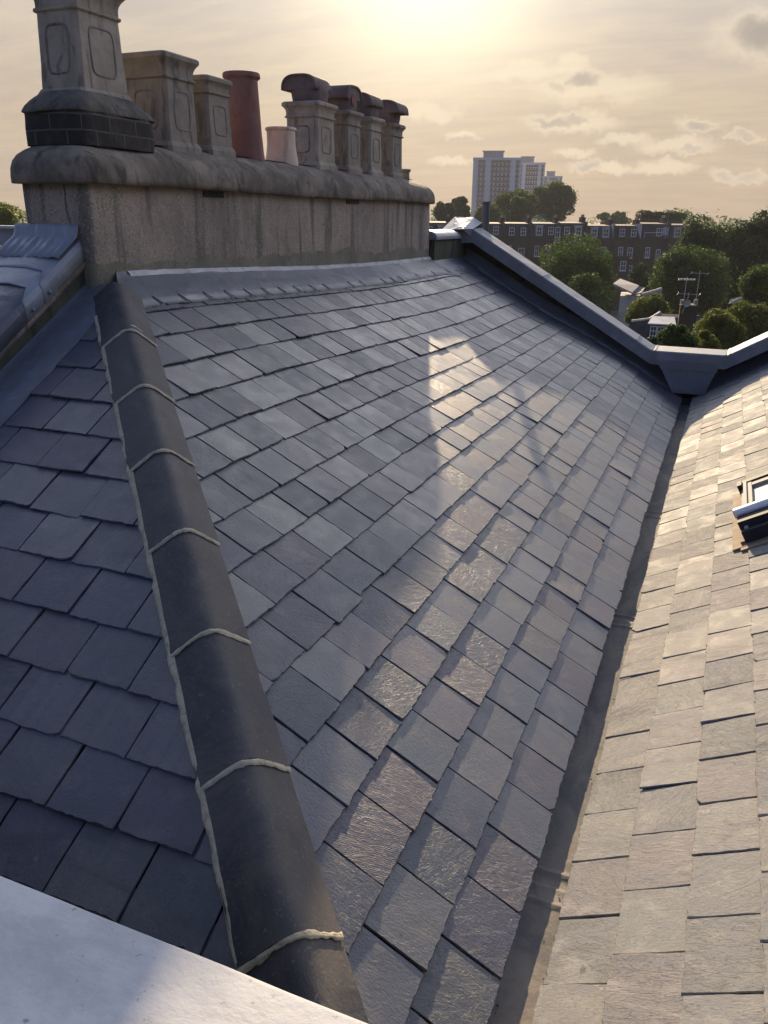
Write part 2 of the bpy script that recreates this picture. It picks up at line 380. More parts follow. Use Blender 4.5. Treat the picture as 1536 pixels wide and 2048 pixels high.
def m_hip(g, b):
    p = g.n('ShaderNodeTexCoord').outputs['Object']
    c = g.noise(p, 4.0, 6, 0.65, 1.2); f = g.noise(p, 85.0, 4, 0.65)
    sh = g.n('ShaderNodeSeparateColor', i={0: g.n('ShaderNodeVertexColor', layer_name='rnd').outputs[0]}).outputs[0]
    c2 = g.noise(g.scale(p, (1, 1, 1)), 1.3, 6, 0.7, 0.8)
    col = g.mix(g.ss(c, 0.36, 0.70), (0.026, 0.028, 0.036), (0.085, 0.074, 0.064))
    col = g.mix(g.ss(c2, 0.45, 0.65, 0.0, 0.5), col, (0.10, 0.088, 0.076))
    col = g.mix(g.m('MULTIPLY', sh, 0.4), col, (0.080, 0.074, 0.070))
    scr = g.noise(g.scale(p, (5, 1.2, 5)), 9.0, 5, 0.7, 1.5)
    col = g.mix(g.ss(scr, 0.62, 0.70, 0.0, 0.35), col, (0.26, 0.25, 0.235))
    col = g.mix(g.ss(f, 0.62, 0.70, 0.0, 0.5), col, (0.22, 0.19, 0.15))
    spl = g.noise(g.scale(p, (1, 1, 0.6)), 13.0, 3, 0.5, 0.5)
    col = g.mix(g.ss(spl, 0.735, 0.775, 0.0, 0.8), col, (0.42, 0.42, 0.40))
    n = bump(g, f, 0.0015, 0.6); n = bump(g, c, 0.012, 0.5, n)
    setb(g, b, col=col, rough=g.ss(c, 0.3, 0.7, 0.58, 0.78), spec=0.3, normal=n)
HIPCLAY = mat('blue_clay', m_hip)

def m_ledge(g, b):
    p = g.n('ShaderNodeTexCoord').outputs['Object']
    c = g.noise(g.scale(p, (1.0, 1.8, 1)), 4.0, 7, 0.72, 0.25)
    col = g.mix(g.ss(c, 0.30, 0.72), (0.25, 0.26, 0.28), (0.38, 0.385, 0.395))
    col = g.mix(g.ss(g.noise(p, 2.4, 4, 0.6, 1.0), 0.55, 0.75, 0.0, 0.4), col, (0.44, 0.445, 0.45))
    col = g.mix(g.ss(g.noise(p, 46.0, 5, 0.65), 0.64, 0.70, 0.0, 0.75), col, (0.13, 0.13, 0.13))
    col = g.mix(g.ss(g.noise(g.vm('ADD', p, (3.1, 1.7, 0.3)), 7.0, 4, 0.55), 0.70, 0.76, 0.0, 0.5), col, (0.42, 0.36, 0.28))
    n = bump(g, c, 0.006, 0.4); n = bump(g, g.noise(p, 40.0, 4, 0.6), 0.002, 0.5, n)
    setb(g, b, col=col, rough=g.ss(c, 0.3, 0.7, 0.55, 0.7), spec=0.3, normal=n)
LEDGE = mat('grey_roof_coating', m_ledge)

def plain(name, c, rough=0.6, metal=0.0, var=0.25, sc=3.0, spec=0.5):
    def fn(g, b):
        p = g.n('ShaderNodeTexCoord').outputs['Object']
        col = g.mix(g.ss(g.noise(p, sc, 5, 0.6), 0.3, 0.7), [x * (1 - var) for x in c], [min(1, x * (1 + var)) for x in c])
        setb(g, b, col=col, rough=rough, metal=metal, spec=spec)
    return mat(name, fn)
WHITE = plain('white_paint', (0.48, 0.50, 0.53), 0.7, 0, 0.12, 0.7, 0.2)
WHITE_OLD = plain('weathered_white', (0.34, 0.35, 0.37), 0.8, 0, 0.25, 0.6, 0.2)
def m_glass(g, b): setb(g, b, col=(0.03, 0.035, 0.04), rough=0.08, spec=0.8)
GLASS = mat('window_glass', m_glass)
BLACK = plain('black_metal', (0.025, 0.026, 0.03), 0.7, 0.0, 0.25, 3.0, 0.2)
ROOFDECK = plain('dark_underlay', (0.02, 0.02, 0.022), 0.95)
GREYPIPE = plain('grey_pipe', (0.07, 0.075, 0.085), 0.55)
RAIL = plain('highlight_rail', (0.7, 0.68, 0.66), 0.4, 0.3, 0.05)  # near-white colour paints the highlight along the sash rail
ALU = plain('brushed_aluminium', (0.26, 0.25, 0.235), 0.75, 0.0, 0.1, 3.0, 0.2)
FLEAD = plain('window_flashing', (0.22, 0.165, 0.115), 0.8, 0.0, 0.3, 8.0, 0.15)
AERIAL = plain('aerial_metal', (0.30, 0.30, 0.31), 0.5, 0.5)
PAVE = plain('asphalt', (0.05, 0.05, 0.052), 0.9, 0, 0.3, 0.3)

def m_brickwall(dark, light, sc=1.0):
    def fn(g, b):
        p = g.n('ShaderNodeTexCoord').outputs['Object']
        n0 = g.noise(p, 0.45, 5, 0.65)
        z = g.n('ShaderNodeTexBrick', i={'Vector': g.n('ShaderNodeMapping', i={'Vector': p, 'Rotation': (math.pi / 2, 0, 0)}).outputs[0], 'Scale': 2.2, 'Color1': (0.5, 0.5, 0.5, 1), 'Color2': (1, 1, 1, 1), 'Mortar': (0.8, 0.8, 0.8, 1), 'Mortar Size': 0.02})
        col = g.mix(g.ss(n0, 0.3, 0.7), dark, light)
        col = g.mix(0.45, col, g.mix(1.0, col, z.outputs[0], 'MULTIPLY'))
        col = g.mix(g.ss(g.noise(g.scale(p, (1, 1, 0.15)), 1.1, 4, 0.6), 0.55, 0.7, 0.0, 0.5), col, [d * 0.5 for d in dark])
        setb(g, b, col=col, rough=0.9, spec=0.2)
    return fn
STOCK = mat('stock_brick', m_brickwall((0.040, 0.033, 0.028), (0.078, 0.060, 0.046)))
BROWNBRICK = mat('brown_brick', m_brickwall((0.050, 0.038, 0.030), (0.082, 0.060, 0.046)))
MANSARD = plain('mansard_slate', (0.050, 0.050, 0.055), 0.85, 0, 0.35, 0.8, 0.15)
STUCCO = mat('grey_stucco', stone((0.27, 0.27, 0.26), (0.36, 0.355, 0.34), (0.15, 0.15, 0.14), 0.01, 0.9, 0.7))
FARSLATE = plain('old_slate', (0.060, 0.058, 0.062), 0.8, 0, 0.4, 1.5, 0.2)
PALECAP = plain('pale_coping', (0.55, 0.50, 0.44), 0.7, 0, 0.15, 2.0)
PALEROOF = plain('pale_corrugated_sheet', (0.26, 0.235, 0.21), 0.8, 0, 0.25, 6.0, 0.2)
CONCRETE = plain('pale_concrete_panel', (0.42, 0.46, 0.53), 0.8, 0, 0.08, 0.1)
TOWERBRICK = plain('red_brick_spandrel', (0.15, 0.065, 0.055), 0.85, 0, 0.2, 0.2)

def m_leaf(c1, c2, c3):
    def fn(g, b):
        at = g.n('ShaderNodeVertexColor', layer_name='rnd').outputs[0]
        sp = g.n('ShaderNodeSeparateColor', i={0: at})
        col = g.mix(sp.outputs[0], c1, c2)
        col = g.mix(g.ss(sp.outputs[1], 0.75, 1.0, 0.0, 0.8), col, c3)
        setb(g, b, col=col, rough=0.7, spec=0.15)
        tr = g.n('ShaderNodeBsdfTranslucent', i={'Color': g.mix(1.0, col, (1.5, 1.7, 0.7), 'MULTIPLY')})
        mx = g.n('ShaderNodeMixShader', i={0: 0.30, 1: b.outputs[0], 2: tr.outputs[0]})
        g.t.links.new(mx.outputs[0], g.out.inputs[0])
    return fn
LEAF = mat('plane_leaf', m_leaf((0.022, 0.042, 0.011), (0.045, 0.072, 0.017), (0.11, 0.13, 0.042)))
LEAF_DARK = mat('dark_leaf', m_leaf((0.014, 0.028, 0.010), (0.030, 0.050, 0.014), (0.07, 0.09, 0.03)))
LEAF_YEL = mat('yellow_green_leaf', m_leaf((0.050, 0.068, 0.016), (0.105, 0.115, 0.028), (0.22, 0.19, 0.06)))
LEAF_FAR = mat('far_leaf', m_leaf((0.046, 0.066, 0.024), (0.080, 0.100, 0.034), (0.14, 0.14, 0.05)))
BARK = plain('bark', (0.09, 0.07, 0.05), 0.9, 0, 0.3)

# ------------------------------------------------------------------ the slate roof we look across
roof = thing('slate_roof', 'large blue grey slate roof with tiled hip and lead valley gutter in the foreground', 'roof', (0, 5, -2.1))
HN = HIP.normalized()

def clip(poly, fn):
    """keep the part of poly (list of 2D) where fn(p) > 0"""
    out = []; n = len(poly)
    for i in range(n):
        a, c = poly[i], poly[(i + 1) % n]; fa, fc = fn(a), fn(c)
        if fa > 0: out.append(a)
        if (fa > 0) != (fc > 0):
            t = fa / (fa - fc); out.append((a[0] + (c[0] - a[0]) * t, a[1] + (c[1] - a[1]) * t))
    return out

def slate(mb, P, t0, a0, w, L, updir, clips, exposed=0.206, rnd=None):
    """one riven slate. P(t, a, h): point on the slope; t0 = tail position, a0 = side position, updir = sign of t towards the head"""
    rnd = rnd or (random.random(), random.random(), random.random())
    tj = random.uniform(-0.003, 0.003) + (random.choice((-0.009, 0.007)) if random.random() < 0.05 else 0)
    rot = random.gauss(0, 0.005)
    th = random.uniform(0.005, 0.009); lift = 0.0120 + abs(random.gauss(0, 0.0032)); 
    gap = random.uniform(0.0022, 0.0050)
    side = max(-0.0035, min(0.0035, random.gauss(0, 0.0020)))          # one side rides slightly higher than the other
    nb = 15; pts = []; seed = random.uniform(0, 100)
    chip = random.random() < 0.30; cx = random.choice((0, 1)); cs = random.uniform(0.010, 0.036)
    for i in range(nb + 1):                 # tail edge, hand dressed and ragged
        a = gap + (w - 2 * gap) * i / nb
        e = noise.noise(Vector((a * 9, seed, 0))) * 0.0045 + noise.noise(Vector((a * 70, seed, 3))) * 0.0042 + random.uniform(-0.0012, 0.0012)
        if chip:
            da = a if cx == 0 else w - a
            if da < cs: e += (cs - da) * 0.7
        pts.append((e, a))
    for i in range(1, 9):
        b_ = L * i / 8; pts.append((b_, w - gap + noise.noise(Vector((b_ * 25, seed + 9, 1))) * 0.0028))
    for i in range(7, 0, -1):
        b_ = L * i / 8; pts.append((b_, gap + noise.noise(Vector((b_ * 25, seed + 19, 1))) * 0.0028))
    pts.insert(nb + 9, (L, gap))
    cr, sr_ = math.cos(rot), math.sin(rot)
    poly = []
    for (b_, a) in pts:
        a2 = a - w / 2; poly.append((t0 + updir * (tj + b_ * cr - a2 * sr_), a0 + w / 2 + a2 * cr + b_ * sr_))
    for c in clips: 
        poly = clip(poly, c)
        if len(poly) < 3: return
    n = len(poly); ct = sum(p[0] for p in poly) / n; cc = sum(p[1] for p in poly) / n
    def hh(t, a): return (lift + side * ((a - a0) / w - 0.5) * 2) * (1 - updir * (t - t0) / L)
    inner = []
    for i in range(n):
        p, q, r = poly[i - 1], poly[i], poly[(i + 1) % n]
        ex, ey = r[0] - p[0], r[1] - p[1]; l = math.hypot(ex, ey) or 1
        nx, ny = -ey / l, ex / l
        if nx * (ct - q[0]) + ny * (cc - q[1]) < 0: nx, ny = -nx, -ny
        k = random.uniform(0.0012, 0.0055) if abs((q[0] - t0)) < 0.02 else random.uniform(0.0004, 0.0022)
        inner.append((q[0] + nx * k, q[1] + ny * k))
    low = [P(t, a, hh(t, a)) for t, a in poly]
    mid = [P(t, a, hh(t, a) + th * 0.45) for t, a in poly]
    top = [P(t, a, hh(t, a) + th) for t, a in inner]
    ox, oy = random.uniform(0, 40), random.uniform(0, 40)
    def uvof(t, a): return (ox + (a - a0), oy + updir * (t - t0))
    U = [uvof(t, a) for t, a in poly]; UI = [uvof(t, a) for t, a in inner]
    F = [tuple(range(2 * n, 3 * n))]; uvs = [list(UI)]
    for i in range(n):
        j = (i + 1) % n
        F.append((i, j, n + j, n + i)); uvs.append([U[i], U[j], U[j], U[i]])
        F.append((n + i, n + j, 2 * n + j, 2 * n + i)); uvs.append([U[i], U[j], UI[j], UI[i]])
    mb.add(low + mid + top, F, uvs, rnd)

# main slope: courses follow y, tails measured down the slope
def hip_y(s):  # y of the hip at slope coordinate s (main slope)
    s0 = HP0.dot(SM); k = HN.y / HN.dot(SM); return HP0.y + (s - s0) * k
MS = [.714, .510, .303, .087, -.129, -.345, -.561, -.777, -.990, -1.215, -1.445, -1.68, -1.925, -2.16, -2.375]
mb = MB()
for k, s in enumerate(MS):
    y = 1.677 - 0.2445 * 8 + (0.134 if k % 2 else 0) + random.uniform(-0.012, 0.012)
    L = 0.30 if k < len(MS) - 1 else 0.12
    while y < YW:
        w = 0.2445 * (1 + random.gauss(0, 0.012)) if random.random() > 0.05 else 0.2445 * random.uniform(0.8, 1.2)
        if y + w > hip_y(s) - 0.2:
            slate(mb, p_main, s, y, w, L, -1, [lambda p: YW - 0.02 - p[1], lambda p: (p[1] - hip_y(p[0]) - 0.05), lambda p: p[1] - 0.93])
        y += w
# thin top course glimpsed below the lead
y = 3.5
while y < YW:
    slate(mb, p_main, -2.415, y, 0.25, 0.1, -1, [lambda p: YW - 0.02 - p[1], lambda p: (p[1] - hip_y(p[0]) - 0.05)]); y += 0.25
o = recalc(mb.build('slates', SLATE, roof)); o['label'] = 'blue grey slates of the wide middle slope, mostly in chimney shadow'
# right slope
RS = [-1.183, -.985, -.780, -.583, -.385, -.187, .011, .209, .407, .605, .803, 1.0, 1.2, 1.4]
VS0, VS1, VY0, VY1 = .305 - .96, .90 - .96, 4.62, 5.66      # opening kept free for the roof window
mb = MB()
for k, s in enumerate(RS):
    y = 1.655 - 0.2455 * 8 + (0.122 if k % 2 else 0) + random.uniform(-0.01, 0.01)
    while y < YW:
        w = 0.2455 * (1 + random.gauss(0, 0.012)) if random.random() > 0.05 else 0.2455 * random.uniform(0.82, 1.2)
        cl = [lambda p: YW - 0.02 - p[1], lambda p: p[1] - 0.93]
        if s + 0.1 > VS0 and s < VS1:
            if y < VY1 and y + w > VY0:
                if y < VY0: cl.append(lambda p: VY0 - p[1])
                elif y + w > VY1: cl.append(lambda p: p[1] - VY1)
                else: y += w; continue
        slate(mb, p_right, s, y, w, 0.29, 1, cl)
        y += w
o = recalc(mb.build('slates', SLATE_LIT, roof)); o['label'] = 'sunlit slates of the right hand slope beyond the gutter'
# left slope (hip end)
def hip_x(s): s0 = HP0.dot(SL); return HP0.x + (s - s0) * HN.x / HN.dot(SL)
LS = [0.0, .218, .428, .64, .848, 1.066, 1.287, 1.51, 1.735, 1.96, 2.183, 2.405, 2.63]
mb = MB()
for k, s in enumerate(LS):
    x = -1.543 + (0.134 if k % 2 == 0 else 0) - 0.268 * 9 + random.uniform(-0.012, 0.012)
    while x < 0:
        w = 0.268 * (1 + random.gauss(0, 0.012)) if random.random() > 0.04 else 0.268 * random.uniform(0.75, 1.2)
        slate(mb, p_left, s, x, w, 0.31, 1, [lambda p: (hip_x(p[0]) - 0.04 - p[1]), lambda p: p[1] - XW + 0.0])
        x += w
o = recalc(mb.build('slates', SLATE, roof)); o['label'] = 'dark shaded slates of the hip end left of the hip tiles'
# dark underlay below the slates
mb = MB()
n = 24
for a in range(n):
    for c in range(8):
        y0, y1 = 0.9 + (YW + 0.2 - 0.9) * a / n, 0.9 + (YW + 0.2 - 0.9) * (a + 1) / n
        s0, s1 = -2.75 + 3.45 * c / 8, -2.75 + 3.45 * (c + 1) / 8
        q = [p_main(s0, y0, -0.012), p_main(s1, y0, -0.012), p_main(s1, y1, -0.012), p_main(s0, y1, -0.012)]
        if min(hip_y(s0), hip_y(s1)) < y1: 
            q = []
            for (s, yy) in ((s0, y0), (s1, y0), (s1, y1), (s0, y1)): q.append(p_main(s, max(yy, hip_y(s)), -0.012))
            mb.add(q, [(0, 1, 2, 3)])
mb.add([p_right(-1.15, 0.9, -.012), p_right(1.7, 0.9, -.012), p_right(1.7, YW + .2, -.012), p_right(-1.15, YW + .2, -.012)], [(0, 1, 2, 3)])
mb.add([p_left(-.25, XW, -.012), p_left(-.25, hip_x(-.25), -.012), p_left(3.2, hip_x(3.2), -.012), p_left(3.2, XW, -.012)], [(0, 1, 2, 3)])
mb.build('roof_deck', ROOFDECK, roof)

# hip tiles: rounded blue clay, each lapping the one below, with mortar in every joint
HS = Vector((HN.y, -HN.x, 0)).normalized()      # sideways, towards the main slope
HU = HS.cross(HN).normalized()
if HU.z < 0: HU = -HU
TLv = HN.cross(NL); TLv = TLv if TLv.x < 0 else -TLv
TRv = HN.cross(NM); TRv = TRv if TRv.x > 0 else -TRv
def hip_prof(scale=1.0, lift=0.0, th=0.0):
    A = TLv * 0.138 + NL * 0.022; B = TRv * 0.138 + NM * 0.022
    a = (A.dot(HS), A.dot(HU)); b = (B.dot(HS), B.dot(HU)); apex = 0.098
    P = []
    wing = 0.60
    for i in range(4): t = i / 4; P.append((a[0] + (0 - a[0]) * wing * t, a[1] + (apex - a[1]) * wing * t))
    p0 = (a[0] * (1 - wing), a[1] + (apex - a[1]) * wing); p2 = (b[0] * (1 - wing), b[1] + (apex - b[1]) * wing); p1 = (0, apex)
    for i in range(13):
        t = i / 12; P.append(((1 - t) ** 2 * p0[0] + 2 * t * (1 - t) * p1[0] + t * t * p2[0], (1 - t) ** 2 * p0[1] + 2 * t * (1 - t) * p1[1] + t * t * p2[1]))
    for i in range(3, -1, -1): t = i / 4; P.append((b[0] * (1 - wing * t), b[1] + (apex - b[1]) * wing * t))
    out = []
    for x, z in P:
        r = math.hypot(x, z - 0.0) or 1
        out.append((x * scale * (1 - th / 0.2), z * scale + lift - th))
    return out
def hp(t, x, z): return HP0 + HN * t + HS * x + HU * z
JT = [0.752 + 0.5155 * k for k in range(-1, 7)]   # joint positions along the hip
JT[-1] = 3.86
def hip_tile(t0, t1, k):
    m = MB(); rings = []
    jx = random.uniform(-0.004, 0.004)
    seg = 10
    for i in range(seg + 1):
        t = t0 + 0.007 + (t1 - t0 - 0.014) * i / seg
        sc = 1.0 + 0.02 * (1 - i / seg); w_ = 0.001 * math.sin(i * 1.3 + k)
        rings.append([hp(t, x + jx, z + w_) for x, z in hip_prof(sc, 0.006 * (1 - i / seg))])
    inner = []
    for i in range(seg + 1):
        t = t0 + 0.007 + (t1 - t0 - 0.014) * i / seg
        inner.append([hp(t, x + jx, z) for x, z in hip_prof(1.0 + 0.02 * (1 - i / seg), 0.006 * (1 - i / seg), 0.016)])
    nn = len(rings[0])
    full = [r + list(reversed(q)) for r, q in zip(rings, inner)]
    tint_ = (random.random(), random.random(), 0)
    m.loft(full, False, False, True, tint_)
    for r in (full[0], full[-1]):
        m.add(r, [(i, i + 1, 2 * nn - 2 - i, 2 * nn - 1 - i) for i in range(nn - 1)])
    o = m.build('hip_tile', HIPCLAY, roof); recalc(o)
    o.data.polygons.foreach_set('use_smooth', [True] * len(o.data.polygons)); 
    try: o.data.set_sharp_from_angle(angle=R_(40))
    except Exception: pass
    if k > 0:
        # mortar bead squeezed out of the joint at the lower end
        j = MB(); rr = []
        for q in range(6):
            u = q / 5; dt = (u - 0.5) * 0.021; hgt = 0.0018 * math.sin(math.pi * u) ** .6 + 0.0005 + (0.0012 * noise.noise(Vector((u * 9, t0, 3))))
            ring = []
            prof = hip_prof(1.02, 0.006); prof = [((prof[a][0] * (3 - b) + prof[min(a + 1, len(prof) - 1)][0] * b) / 3, (prof[a][1] * (3 - b) + prof[min(a + 1, len(prof) - 1)][1] * b) / 3) for a in range(len(prof)) for b in range(3)]
            for i, (x, z) in enumerate(prof):
                nz = noise.noise(Vector((x * 30, t0 * 7, q * 0.3))); n2 = noise.noise(Vector((x * 75, t0 * 3 + 5, 0)))
                n3 = noise.noise(Vector((x * 9, t0 * 5 + 2, 0)))
                ring.append(hp(t0 + dt * (1 + 0.45 * n2) + 0.006 * n3 + 0.007 * nz * (1 if u in (0, 1) else 0.2), x * 1.01, z + hgt * (1 + 0.4 * nz) - 0.0012 + (0.0 if 0 < u < 1 else -0.004)))
            rr.append(ring)
        j.loft(rr, False, False, True, closed=False)
        mo = recalc(j.build('mortar_joint', MORTAR, roof)); mo.parent = o; mo.matrix_parent_inverse = Matrix.Identity(4)
for k, t in enumerate(JT):
    t1 = JT[k + 1] if k + 1 < len(JT) else 4.42
    hip_tile(t, t1, k + (0 if k else 0))
# bedding mortar along both edges of the hip
def bedding(T, N, side):
    m = MB(); rings = []
    for i in range(150):
        t = 0.15 + 4.05 * i / 149
        nz = noise.noise(Vector((t * 14, side * 7, 0))); n2 = noise.noise(Vector((t * 60, side * 7, 4)))
        wv = 0.143 + 0.009 * nz + 0.006 * n2 + 0.004 * noise.noise(Vector((t * 130, 1, 4)))
        pts = []
        for a, hgt in ((0.10, 0.018), (0.126, 0.032), (wv - 0.004, 0.030 + 0.003 * n2), (wv + 0.004, 0.020), (wv + 0.006, 0.0)):
            pts.append(HP0 + HN * t + T * a + N * hgt)
        rings.append(pts)
    m.loft(rings, False, False, True, closed=False)
    recalc(m.build('mortar_bedding', MORTAR, roof))
bedding(TLv, NL, 0); 
m = MB(); m.loft([[HP0 + HN * t + TRv * a + NM * hgt for a, hgt in ((0.09, 0.018), (0.126, 0.026), (0.134, 0.012), (0.137, 0.0))] for t in (0.15, 1.5, 3.0, 4.2)], False, False, True, closed=False)
recalc(m.build('mortar_bedding', HIPCLAY, roof))

# lead flashing under the chimney, dressed down over the top course
mb = MB(); NY = 90
edges = [3.55 + 0.0, 4.3, 5.05, 5.8, 6.5, 7.2, 7.9, 8.6, 9.62]
rings = []
for i in range(NY + 1):
    y = 3.3 + (9.66 - 3.3) * i / NY
    wv = 0.004 * noise.noise(Vector((y * 3, 0, 0))) ; dr = 0.03 * sstep(9.2, 9.66, y)
    ring = []
    for s, h in ((-2.765, 0.045), (-2.74, 0.036), (-2.70, 0.026), (-2.60, 0.024), (-2.50, 0.026), (-2.427, 0.024), (-2.423, 0.016)):
        nz = 0.004 * noise.noise(Vector((y * 4, s * 6, 2)))
        s2 = s + wv * (s > -2.72) + dr * 3 * max(0, (s + 2.72) / 0.30)
        ring.append(p_main(s2, max(y, hip_y(s2) + 0.02), h + nz))
    rings.append(ring)
mb.loft(rings, False, False, True, closed=False)
recalc(mb.build('lead_flashing', LEAD, roof))
mb = MB(); y = 3.72                      # short clip folds along its lower edge
while y < 10.3:
    a = random.uniform(-0.01, 0.01)
    q = [p_main(-2.50, y + a, .029), p_main(-2.415, y + a + .002, .031), p_main(-2.415, y + a + .016, .031), p_main(-2.50, y + a + .012, .029)]
    q2 = [p + Vector((0, 0, 0.006)) for p in q]
    mb.loft([q, q2], True, True); y += random.choice((0.24, 0.25, 0.5))
recalc(mb.build('clip', LEAD_DARK, roof))
# pale pointing between chimney and lead
mb = MB(); rings = []
for i in range(121):
    y = 4.02 + (9.46 - 4.02) * i / 120; nz = noise.noise(Vector((y * 9, 0, 1)))
    zc = p_main(-2.728, y, 0.026).z
    rings.append([Vector((-3.338, y, zc + 0.030 + 0.005 * nz)), Vector((-3.318, y, zc + 0.024 + 0.005 * nz)), Vector((-3.304 + 0.003 * nz, y, zc + 0.010)), Vector((-3.298, y, zc - 0.004))])
mb.loft(rings, False, False, True, closed=False)
recalc(mb.build('pointing', mat('pale_pointing', stone((0.42, 0.41, 0.39), (0.55, 0.54, 0.52), (0.24, 0.23, 0.21), 0.01)), roof))
# flashing on the short run beyond the chimney
mb = MB(); rings = []
for i in range(20):
    y = 9.45 + (YW - 9.45) * i / 19
    rings.append([p_main(s, y, h + 0.003 * noise.noise(Vector((y * 5, s * 5, 9)))) for s, h in ((-2.80, 0.2), (-2.755, 0.04), (-2.65, 0.024), (-2.55, 0.026), (-2.44, 0.024), (-2.435, 0.014))])
mb.loft(rings, False, False, True, closed=False)
recalc(mb.build('lead_flashing', LEAD, roof))
# lead flashing down the left slope against the raked parapet
mb = MB(); rings = []
for i in range(60):
    s = -0.2 + 3.32 * i / 59; wv = 0.006 * noise.noise(Vector((s * 4, 5, 0))); e = XW + 0.285 - 0.02 * (s / 3)
    rings.append([p_left(s, XW - 0.0, 0.045), p_left(s, XW + 0.012, 0.036), p_left(s, XW + 0.05, 0.028), p_left(s, XW + 0.15, 0.030 + wv), p_left(s, min(e, hip_x(s) - 0.03) + wv, 0.027), p_left(s, min(e, hip_x(s) - 0.03) + wv + 0.003, 0.012)])
mb.loft(rings, False, False, True, closed=False)
recalc(mb.build('lead_flashing', mat('slope_lead', m_lead((0.09, 0.10, 0.12), 0.55, 0.2, (0.2, 0.21, 0.23))), roof))  # separate lead tone for this strip
# slim upstand flashing under the far parapet, both slopes
for side in (0, 1):
    mb = MB(); rings = []
    for i in range(30):
        u = i / 29
        pf = (lambda y, h: p_main(0.66 - 3.4 * u, y, h)) if side == 0 else (lambda y, h: p_right(-1.13 + 2.7 * u, y, h))
        rings.append([pf(YW - 0.005, 0.13), pf(YW - 0.03, 0.11), pf(YW - 0.05, 0.03), pf(YW - 0.20, 0.027), pf(YW - 0.205, 0.012)])
    mb.loft(rings, False, False, True, closed=False)
    recalc(mb.build('lead_flashing', LEAD_DARK if side == 0 else LEAD, roof))
# valley gutter
mb = MB(); steps = [2.12, 4.18, 6.10, 8.0]
prof = []
y = 0.9; z = -2.075
ys = []
while y < YW + 0.25: ys.append(y); y += 0.04
for st in steps: ys += [st - 0.085, st - 0.075, st - 0.065, st - 0.055, st - 0.01, st, st + 0.01, st + 0.02, st + 0.03, st + 0.06, st + 0.07, st + 0.08, st + 0.09]
ys.sort(); rings = []
for y in ys:
    z = -2.073 - 0.010 * sum(1 for st in steps if y > st) - 0.001 * y + fall(y) * 0.7
    for st in steps:
        for c, hh_, ww in ((st - 0.07, 0.007, 0.014), (st + 0.015, 0.004, 0.02), (st + 0.075, 0.008, 0.014)):
            if abs(y - c) < ww: z += hh_ * (1 - abs(y - c) / ww)
    ring = []
    for x, dz in ((-0.47, 0.080), (-0.40, 0.045), (-0.372, 0.004), (-0.30, 0), (-0.24, 0.001), (-0.17, 0.002), (-0.135, 0.004), (-0.115, 0.045), (-0.03, 0.09)):
        ring.append(Vector((x, y, z + dz + 0.0025 * noise.noise(Vector((x * 14, y * 4, 0))))))
    rings.append(ring)
mb.loft(rings, False, False, True, closed=False)
recalc(mb.build('valley_gutter', GUTTER, roof))
mb = MB()
for i in range(170):                   # grit and moss crumbs lying in the gutter
    y = random.gauss(1.86, 0.10) if i < 130 else random.uniform(1.4, 6); x = -0.185 + random.gauss(0, 0.012) if i < 130 else random.uniform(-0.33, -0.17)
    r = random.uniform(0.0015, 0.0055); c = Vector((x, y, -2.073 - 0.010 * sum(1 for st in steps if y > st)))
    P = [c + Vector((random.uniform(-1, 1), random.uniform(-1, 1), random.uniform(0, 1.2))) * r for _ in range(6)]
    mb.add(P, [(0, 1, 2), (0, 2, 3), (0, 3, 4), (0, 4, 5), (1, 3, 5), (2, 4, 1)])
o = mb.build('gutter_debris', MOSSWALL, None); tag(o, 'crumbs of moss and grit lying in the lead gutter near the camera', 'debris', None, 'stuff')
# walls of the house below the roof
mb = MB(); mb.box((-3.83, 0.95, GROUND), (5.0, 10.95, -3.3)); mb.build('house_wall', STOCK, roof)
mb = MB(); mb.box((2.35, 0.95, -3.3), (5.0, 10.95, -0.65)); mb.build('ridge_wall', STOCK, roof)

# ------------------------------------------------------------------ far parapet with metal coping
par = thing('parapet_wall', 'far parapet dipping in a V across the valley with grey metal coping and hopper', 'parapet', (-0.3, 11, -3))
YF = 10.52
def fz(u, v): p = on_y(u, v, YF); return (p.x, p.z)
prof = [(-4.4, -0.95), (-3.42, -0.14), fz(946, 458), fz(1304, 701), fz(1454, 711), (2.9, fz(1454, 711)[1] + (2.9 - fz(1454, 711)[0]) * 0.60)]
def coping(pr, y0, y1, drop, m):
    n = len(pr)
    for i in range(n - 1):
        (xa, za), (xb, zb) = pr[i], pr[i + 1]
        def dropv(k): return drop
        da, db = dropv(i), dropv(i + 1)
        A = [Vector((xa, y0, za - da)), Vector((xa, y0 - 0.006, za - 0.012)), Vector((xa, y0 + 0.010, za)), Vector((xa, y1, za + 0.014)), Vector((xa, y1 + 0.01, za - 0.1)), Vector((xa, y0 + 0.03, za - da + 0.002))]
        B = [Vector((xb, y0, zb - db)), Vector((xb, y0 - 0.006, zb - 0.012)), Vector((xb, y0 + 0.010, zb)), Vector((xb, y1, zb + 0.014)), Vector((xb, y1 + 0.01, zb - 0.1)), Vector((xb, y0 + 0.03, zb - db + 0.002))]
        m.loft([A, B], False, False)
mb = MB(); coping(prof, YF, 10.90, 0.168, mb)
cop = recalc(mb.build('coping', ZINC, par))
